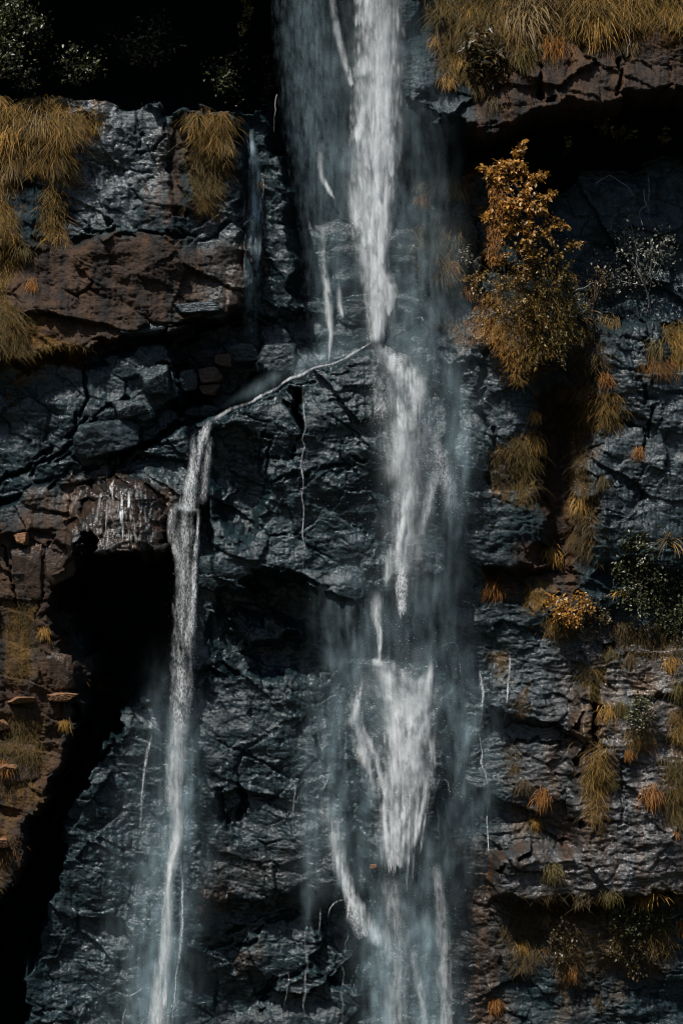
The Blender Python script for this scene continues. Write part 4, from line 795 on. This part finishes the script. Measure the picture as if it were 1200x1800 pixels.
for su, sv, du, dv in ((940, 360, 22, -8), (955, 400, 26, 6), (985, 440, 24, -4), (866, 320, -20, -14), (868, 380, -18, 10), (850, 490, -34, 6), (1000, 520, 20, 24), (1000, 570, 14, 34), (900, 288, 12, -22), (925, 330, 24, -12), (975, 600, 8, 40), (940, 610, -4, 34)):
    t_ = r.rand(110) ** 0.8; q = np.concatenate([q, np.stack([su + du * 1.3 * t_ + r.randn(110) * 5 * (1.2 - t_), sv + dv * 1.3 * t_ + r.randn(110) * 5 * (1.2 - t_)], 1)]); cl = np.concatenate([cl, np.full(110, 0.1)])
pt = np.stack([X(q[:, 0]), -(creeper_depth(q[:, 0], q[:, 1]) + 0.45 * cl + 0.15 * r.randn(len(q))), Z(q[:, 1])], 1)
vt, fc, tn = leaves(pt, r, AMBER, 0.10, 1.8); vt = vt.reshape(-1, 5, 3); vt = vt[:, :1] + (vt - vt[:, :1]) * (1.15 - 0.5 * sstep(380, 520, q[:, 1]))[:, None, None]; vt = vt.reshape(-1, 3); tn = tn.reshape(-1, 5, 3)
k = (sstep(380, 500, q[:, 1]) * 0.7 + 0.3 * sstep(900, 980, q[:, 0]))[:, None, None]; tn = tn * (1 - k) + k * np.repeat(tints(r, len(q), OLIVE)[:, None], 5, 1)
link('foliage', mesh_from('foliage', vt, fc, {'tint': tn.reshape(-1, 3)}), M_LEAF, e)
low_poly = [(828, 562), (880, 500), (940, 480), (1004, 490), (1004, 590), (982, 635), (950, 640), (925, 650), (906, 690), (893, 680), (880, 640), (852, 600)]
q = inside(low_poly, 5200, r); rt = np.stack([X(q[:, 0]), -(creeper_depth(q[:, 0], q[:, 1]) - 0.25), Z(q[:, 1] - 10)], 1)
vt, fc, tn = blades(rt, r, OLIVE + GOLD, 0.5, 0.03, 0.7, 1.1, 4); tn = tn.reshape(len(q), -1, 3)
k = np.clip(sstep(930, 860, q[:, 0]) * 0.9, 0, 1)[:, None, None]; tn = tn * (1 - k) + k * np.repeat(tints(r, len(q), AMBER)[:, None], tn.shape[1], 1)
link('grass_skirt', mesh_from('grass_skirt', vt, fc, {'tint': tn.reshape(-1, 3)}), M_GRASS, e)
q = inside([(858, 300), (880, 292), (878, 400), (872, 470), (850, 470), (855, 380)], 900, r); rt = np.stack([X(q[:, 0]), -(creeper_depth(q[:, 0], q[:, 1])), Z(q[:, 1])], 1)
vt, fc, tn = blades(rt, r, ORANGE, 0.42, 0.035, 0.3, 0.6, 4); link('orange_moss', mesh_from('orange_moss', vt, fc, {'tint': tn}), M_GRASS, e)
P = lambda u, v, o_: wall_pts(np.array([float(u)]), np.array([float(v)]), o_)[0]
C3 = lambda u, v, k=0.0: np.array([X(u), -(float(creeper_depth(np.array([float(u)]), np.array([float(v)]))[0]) + k), Z(v)])
for us in ([876, 884, 892, 905, 915, 920], [880, 890, 915, 945, 965, 975], [872, 870, 866, 862, 850, 846], [884, 905, 935, 960, 985, 992], [870, 880, 884, 880, 890, 900]):
    pth = [np.array([X(us[0]), -float(samp(HS, np.array([us[0]]), np.array([300.0]))[0]), Z(300)])] + [C3(us[i], v, -0.1 + 0.12 * (i % 2)) for i, v in enumerate((305, 345, 410, 480, 550, 610))]
    vt, fc = tubes([(pth, np.linspace(0.05, 0.015, len(pth)))]); link('stem', mesh_from('stem', vt, fc), M_BARK, e)
q = inside([(760, 560), (840, 560), (880, 580), (860, 610), (800, 600)], 420, r); 
link('moss_cushion', mesh_from('moss_cushion', *(lambda b: (b[0], b[1], {'tint': b[2]}))(blades(wall_pts(q[:, 0], q[:, 1], 0), r, ((0.16, 0.075, 0.016), (0.22, 0.10, 0.02)), 0.35, 0.03))), M_GRASS, None, 'rusty moss cushion at the foot of the creeper facing the waterfall', 'moss')

# shrubs ------------------------------------------------
shrub(30, 70, 55, 75, 2600, GREEN, 0.10, 'green leafy tree crown poking out of the black hollow', 'tree', 'cliff_tree', rd=1.0, out=10.6, k=18, root=(-20, 190))
shrub(140, 110, 55, 35, 500, GREEN, 0.10, 'sparse dark sprig beside the green tree crown in the black hollow', out=9.6, k=9)
shrub(858, 285, 28, 20, 420, AMBER, 0.09, 'small amber sprig perched atop the leafy creeper', 'sprig', out=2.2, k=8, root=(866, 310))
shrub(905, 265, 14, 12, 120, GREEN, 0.09, 'dark leaf sprig tucked under the overhang beside the amber sprig', 'sprig', out=0.9, k=6)
shrub(1120, 440, 70, 70, 900, GREY, 0.085, 'grey straggly shrub with bare pale branches on the shaded rock', out=0.9, k=16, twig=M_TWIG, root=(1145, 540))
shrub(1050, 500, 30, 60, 420, DULL, 0.08, 'dull brown shrub between the creeper and the grey straggly shrub', out=0.6, k=9, root=(1040, 560))
shrub(1120, 1010, 42, 60, 1500, GREEN, 0.085, 'dark green round shrub below the lit grey rock', out=0.6, k=12)
shrub(1185, 1060, 40, 80, 1500, GREEN, 0.085, 'taller dark green shrub next to the round one below the lit rock', out=0.6, k=14)
shrub(995, 1070, 40, 28, 700, AMBER, 0.09, 'yellow leafy shrub above a grass beard on the shadowed ledge', out=0.5, k=10)
shrub(1040, 1085, 34, 34, 520, DULL, 0.08, 'brown dull shrub just beside the yellow leafy shrub', out=0.4, k=9)
shrub(1120, 1235, 30, 36, 800, GREEN, 0.075, 'compact dark bush on the layered rock', 'bush', out=0.5, k=9)
shrub(1120, 1610, 55, 30, 900, GREEN, 0.085, 'dark leafy shrub hanging under the layered ledge', out=0.7, k=12)
shrub(1100, 1670, 30, 40, 420, DULL, 0.08, 'brown leafy sprig trailing below the shrub under the layered ledge', out=0.5, k=8)
shrub(990, 1645, 26, 40, 360, DULL, 0.08, 'thin brown sprig beneath the dull grass fringe', out=0.5, k=8)
shrub(845, 112, 44, 44, 500, DULL, 0.13, 'strappy leaved shrub in the dark pocket of the overhang', out=0.5, k=12, long=3.0)
shrub(815, 460, 16, 34, 130, GREY, 0.11, 'pale leaved sprig between the waterfall and the creeper', 'sprig', out=0.5, k=7)
shrub(1062, 218, 22, 14, 60, OLIVE, 0.11, 'yellow leaf sprig lit inside the dark overhang recess', 'sprig', out=7.6, k=5)
shrub(1100, 232, 24, 10, 60, OLIVE, 0.11, 'scattered leaf sprig deeper along the dark overhang recess', 'sprig', out=7.6, k=5)
shrub(1172, 238, 20, 14, 60, OLIVE, 0.11, 'small yellow sprig farthest along the dark overhang recess', 'sprig', out=7.6, k=5)
shrub(998, 258, 10, 12, 34, OLIVE, 0.10, 'tiny leaf sprig in the recess above the leafy creeper', 'sprig', out=7.6, k=4)
shrub(470, 120, 26, 90, 260, GREEN, 0.09, 'dark trailing vine beside the top of the waterfall', 'vine', 'trailing_vine', out=4.0, k=12, root=(470, 20))
shrub(430, 25, 16, 30, 200, OLIVE, 0.08, 'olive sprig hanging at the top of the black hollow', 'sprig', out=9.6, k=7, root=(430, -10))

shrub(250, 70, 60, 50, 420, GREEN, 0.10, 'dim leafy sprays deep in the black hollow above the slab', out=8.6, k=12, root=(250, 130))
shrub(390, 120, 40, 60, 320, GREEN, 0.09, 'dim hanging foliage in the black hollow next to the waterfall', out=8.8, k=10, root=(390, 30))
# bare vines ------------------------------------------------
def vine(pts, label, rad=0.018):
    p = [P(u, v, o_) for u, v, o_ in pts]; q = []
    for a, b in zip(p[:-1], p[1:]):
        for t in (0, .33, .66): q.append(a + (b - a) * t + rs().randn(3) * 0.02)
    q.append(p[-1]); vt, fc = tubes([(q, np.linspace(rad, rad * 0.5, len(q)))], 5)
    return link('bare_vine', mesh_from('bare_vine', vt, fc), M_TWIG, None, label, 'vine', 'bare vines on the shaded rock')
vine([(1050, 318, .6), (1072, 306, .9), (1100, 325, .9), (1118, 345, .6)], 'bent bare twig reaching from the overhang shadow')
vine([(1132, 330, .5), (1135, 360, .9), (1122, 372, .9), (1128, 395, 1.0)], 'kinked bare twig above the grey straggly shrub')
vine([(1142, 420, .9), (1147, 460, .8), (1144, 500, .6), (1138, 548, .3)], 'long bare vine dangling below the grey straggly shrub')
vine([(1120, 440, .9), (1117, 465, .8), (1108, 480, .6)], 'short bare twig inside the grey straggly shrub')
vine([(1000, 515, .9), (1025, 505, .8), (1045, 495, .6)], 'pale stick crossing between creeper and dull brown shrub')
vine([(486, 165, 3.5), (484, 200, 3.4), (482, 235, 3.2)], 'thin pale root hanging beside the faint trickle')
vine([(1100, 60, .6), (1098, 85, .5), (1094, 110, .4)], 'thin stalk dangling from the golden overhang fringe')

# single tufts ------------------------------------------------
for a in (
    (765, 52, 24, 'dull_fern', 'drooping brown fern closest to the top of the waterfall'), (764, 80, 15, 'gold', 'small golden tuft just under the drooping brown fern'),
    (822, 36, 18, 'gold', 'upright golden tuft in the olive mat of the overhang'), (886, 16, 18, 'gold', 'golden tuft at the top between olive and dry mats'),
    (925, 50, 42, 'dry', 'large dry tuft fanning over the overhang'), (802, 125, 16, 'gold', 'golden tuft on the waterfall side of the strappy shrub'),
    (783, 155, 15, 'gold', 'small golden tuft at the pale tip of the overhang'), (836, 168, 16, 'dry', 'spiky dry tuft under the strappy shrub'),
    (968, 96, 24, 'orange', 'bright orange tuft alone on the brown overhang face'), (863, 197, 16, 'dull', 'small dull tuft low on the overhang edge'),
    (915, 118, 26, 'olive', 'olive tuft beside the crack in the overhang face'), (1050, 62, 34, 'gold', 'golden tuft drooping farthest below the overhang fringe'),
    (1100, 92, 18, 'dry', 'dry wisp under the golden overhang fringe'), (1198, 45, 22, 'gold', 'golden tuft at the outer end of the overhang fringe'),
    (750, 298, 26, 'dull', 'dim tuft right below the overhang beside the spray'), (803, 293, 20, 'gold', 'golden tuft uppermost on the wall between spray and creeper'),
    (800, 332, 22, 'dry', 'dry tuft beneath the uppermost golden tuft by the creeper'), (744, 354, 14, 'orange', 'small rusty tuft closest to the drifting spray'),
    (780, 382, 20, 'dull', 'dull tuft halfway between the spray and the creeper'), (800, 405, 20, 'dry', 'straw tuft hanging over dark rock beside the creeper'),
    (766, 432, 15, 'gold', 'little golden rosette low between spray and creeper'), (778, 486, 22, 'dull', 'dull grass tuft below the little golden rosette'),
    (797, 470, 13, 'orange', 'orange tuft hanging beside the pale leaved sprig'), (824, 508, 16, 'orange', 'curled orange tuft on the creeper edge facing the fall'),
    (870, 310, 26, 'olive', 'drooping olive tuft at the head of the creeper'), (1020, 562, 26, 'dry_fern', 'spreading fern between the creeper and the dull shrub'),
    (1038, 595, 20, 'dry_fern', 'pale fern rosette below the spreading fern'), (1072, 566, 20, 'dry', 'straw tuft above the lit grey rock'),
    (1060, 668, 16, 'orange', 'small orange tuft between the pale fern and the shaggy mat'), (1150, 615, 20, 'olive', 'olive tuft between the grey rock and the tall golden curtain'),
    (1118, 796, 13, 'orange', 'tiny orange tuft alone on the lit grey rock'), (940, 734, 13, 'gold', 'tiny golden tuft under the tip of the creeper'),
    (938, 778, 18, 'gold', 'golden tuft at the head of the hanging olive beard'), (1018, 885, 20, 'gold', 'golden tuft low in the upright crevice'),
    (1055, 850, 15, 'dull', 'dull tuft at the edge of the lit grey rock'), (970, 975, 18, 'gold', 'golden tuft at the bottom of the dark upright crevice'),
    (1172, 958, 26, 'dry_fern', 'palm-like fern crowning the tall dark shrub'), (1085, 1045, 17, 'gold_fern', 'golden fern beside the dark round shrub'),
    (868, 1035, 18, 'orange', 'rusty tuft on the flat moss cushion'), (1018, 1075, 9, 'orange', 'orange flower-like tuft on the yellow shrub'),
    (1095, 1105, 18, 'dull', 'dull tuft beneath the dark round shrub'), (1070, 1150, 15, 'olive', 'olive tuft on top of the layered rock'),
    (1105, 1162, 16, 'dull', 'brown tuft over the compact dark bush'), (1172, 1165, 16, 'gold', 'golden tuft below the taller dark shrub'),
    (1062, 1250, 20, 'gold', 'golden tuft beside the compact dark bush'), (1084, 1244, 16, 'olive', 'olive tuft touching the compact dark bush'),
    (1098, 1322, 10, 'orange', 'tiny orange tuft on pale layers beneath the dark bush'), (1136, 1392, 22, 'orange', 'orange tuft alone on the pale layered rock'),
    (1188, 1210, 20, 'olive', 'olive tuft above the grass mat beside the dark bush'), (950, 1400, 18, 'orange', 'rusty tuft on the dark rock before the layers'),
    (920, 1378, 15, 'dull', 'dull tuft beside the rusty tuft before the layers'), (940, 1446, 12, 'gold', 'little golden tuft beneath the rusty one before the layers'),
    (1178, 1462, 9, 'orange', 'orange speck of a tuft at the end of the layers'), (1070, 1375, 12, 'olive', 'small olive tuft between beard and orange tuft on the layers'),
    (965, 1525, 20, 'olive', 'olive tuft on the long layered ledge'), (1126, 1575, 18, 'gold', 'golden tuft at the rim of the layered ledge'),
    (1146, 1570, 20, 'gold_fern', 'golden fern on the rim of the layered ledge'), (1065, 1565, 16, 'olive', 'olive tuft on the rim before the golden fern'),
    (915, 1660, 14, 'gold', 'lone yellow tuft below the ledge toward the waterfall'), (1000, 1705, 16, 'orange', 'rusty tuft at the tip of the brown grass beard'),
    (955, 1612, 14, 'dry', 'dry wisp at the start of the dull fringe'), (1198, 1625, 16, 'orange', 'orange tuft under the far end of the ledge'),
    (870, 1765, 14, 'orange', 'small rusty tuft near the foot of the wall by the spray'), (1050, 1760, 14, 'dull', 'dull tuft lowest on the wall below the ledge'),
    (192, 172, 17, 'gold', 'golden tuft alone on the top edge of the stained slab'), (398, 262, 18, 'dry', 'dry tuft at the side of the draped golden mat'),
    (60, 505, 14, 'orange', 'reddish tuft on the dark edge above the olive grass mass'), (48, 445, 16, 'olive', 'olive tuft between the ragged strip and the stained slab'),
    (100, 300, 20, 'dry', 'straw tuft hanging from the broad golden mat'), (25, 300, 24, 'dry', 'long straw tuft under the corner of the broad golden mat'),
    (20, 250, 30, 'gold', 'thick golden tuft in the heart of the broad mat'), (70, 215, 30, 'dry', 'tall straw tuft crowning the broad golden mat'),
    (452, 322, 9, 'orange', 'small orange tuft caught in the faint trickle'), (118, 1270, 12, 'gold', 'yellowish tuft on the side column edge by the gully'),
    (20, 700, 12, 'dull', 'dull tuft on the teal block under the olive grass mass'), (85, 1110, 12, 'gold', 'little golden tuft beside the olive moss panel'),
    (430, 200, 16, 'dull', 'dull tuft where the faint trickle begins'), (15, 1345, 16, 'orange', 'orange tuft on the dark olive moss panel')):
    tuft(*a)

# ------------------------------------------------------------------ loose rocks
import bmesh
def boulder(u, v, ru, rv, label, mat=None, out=0.0, rot=0.0, cuts=11, rd=None, name='boulder', cat='boulder', group='boulders wedged on the ledges', seed=None):
    """a block bounded by broken planes, then roughened"""
    r = rs(); bm = bmesh.new(); bmesh.ops.create_icosphere(bm, subdivisions=5, radius=1.0)
    co = np.array([x.co for x in bm.verts]); co /= np.linalg.norm(co, axis=1)[:, None]; rad = np.full(len(co), 9.0)
    nm = r.randn(cuts, 3); nm[:6] = np.array([(1, 0, 0), (-1, 0, 0), (0, -1, 0), (0, 1, 0), (0, 0, 1), (0, 0, -1)]) + r.randn(6, 3) * 0.22
    nm /= np.linalg.norm(nm, axis=1)[:, None]
    for i, n in enumerate(nm):
        d = co @ n; h = 0.80 + 0.2 * r.rand() if i < 6 else 0.92 + 0.22 * r.rand()
        rad = np.where(d > 0.05, np.minimum(rad, h / np.maximum(d, 0.05)), rad)
    rad = np.minimum(rad, 1.45)
    p = co * rad[:, None]; s = r.rand() * 50
    p = p * (1 + 0.12 * fbm(p[:, 0] * 2.2 + s, p[:, 2] * 2.2 + p[:, 1] * 1.7, 5, 501, 0.6, True) + 0.08 * fbm(p[:, 0] * 7 + s, p[:, 2] * 7 + p[:, 1] * 5, 3, 505))[:, None]
    c, sn = math.cos(rot), math.sin(rot); q = p.copy(); q[:, 0] = p[:, 0] * c - p[:, 2] * sn; q[:, 2] = p[:, 0] * sn + p[:, 2] * c
    q = q * np.array([ru / PXM, rd if rd else 0.5 * (ru + rv) / PXM, rv / PXM])
    for vtx, k in zip(bm.verts, q): vtx.co = k
    me = bpy.data.meshes.new(name); bm.to_mesh(me); bm.free(); me.polygons.foreach_set('use_smooth', np.ones(len(me.polygons), bool))
    o = link(name, me, mat or M_BOULDER, None, label, cat, group); o.location = tuple(wall_pts(np.array([float(u)]), np.array([float(v)]), out - 0.22)[0]); return o
boulder(486, 632, 34, 27, 'squarish grey block wedged above the slanting ledge stream', out=1.35, rot=-0.1)
boulder(391, 632, 14, 13, 'small pale rounded stone in the jumble over the side fall', M_BROWN, out=1.30)
boulder(368, 660, 22, 15, 'reddish stone under the small pale one in the jumble', M_BROWN, out=1.30, rot=0.3)
boulder(330, 668, 17, 18, 'upright dark stone beside the reddish stone in the jumble', out=1.30)
boulder(368, 684, 16, 11, 'flat reddish stone lowest in the jumble', M_BROWN, out=1.35)
boulder(188, 772, 44, 32, 'large rounded teal boulder resting over the dripping lip', out=0.25, rot=-0.1)
boulder(232, 722, 26, 18, 'tilted slab leaning on the large rounded boulder', out=0.4, rot=0.4)
boulder(258, 728, 16, 14, 'small wedge stone beside the tilted slab', out=0.4)
boulder(278, 675, 24, 24, 'blocky teal stone between the slab edge and the jumble', out=0.25)
boulder(345, 722, 18, 10, 'flat dark stone at the brink of the side waterfall', out=0.6, rot=-0.4)
boulder(368, 722, 15, 11, 'leaning smooth stone right behind the brink of the side fall', out=0.6, rot=-0.5)
boulder(425, 622, 30, 16, 'long flat stone lodged beside the squarish grey block', out=1.20, rot=0.15)
boulder(255, 582, 32, 9, 'thin shelf stone under the edge of the stained slab', out=0.3)
boulder(345, 545, 40, 10, 'pale sloping shelf stone on the lip of the stained slab', out=0.3, rot=0.05)
boulder(55, 1000, 28, 44, 'tall brown block set in the top of the side column', M_BROWN, out=-0.12, cuts=8, rd=0.45, group='blocks of the side column')
boulder(108, 985, 26, 34, 'grey brown block next to the tall one beside the cave', M_BROWN, out=-0.12, cuts=8, rd=0.45, group='blocks of the side column')
boulder(105, 1180, 24, 34, 'dark upright block on the cave edge of the side column', M_BROWN, out=-0.12, cuts=8, rd=0.45, group='blocks of the side column')
boulder(45, 1345, 30, 40, 'brown block low on the side column under the moss', M_BROWN, out=-0.15, cuts=8, rd=0.45, group='blocks of the side column')
for u, v, ru, rv, rt, lb in ((48, 1226, 22, 5, 0.2, 'thin orange rock shelf across the side column'), (112, 1221, 24, 6, -0.18, 'long orange rock shelf jutting toward the cave'), (45, 946, 12, 10, 0, 'small orange stone capping the tall brown block'),
                             (8, 1270, 12, 9, 0.2, 'rusty stone shelf at the outer edge of the side column'), (25, 1345, 14, 6, 0.0, 'small orange rock shelf on the lower side column'), (10, 1472, 14, 8, 0.3, 'rusty orange stone at the foot of the side column')):
    boulder(u, v, ru, rv, lb, M_RUST, out=0.3, rot=rt, rd=0.35, name='rock_shelf', cat='rock', group='rusty shelves of the side column')
boulder(655, 1511, 6, 3.5, 'tiny orange stone peeping out beside the second splash', M_RUST, out=0.9, name='rock_shelf', cat='rock', group=None)
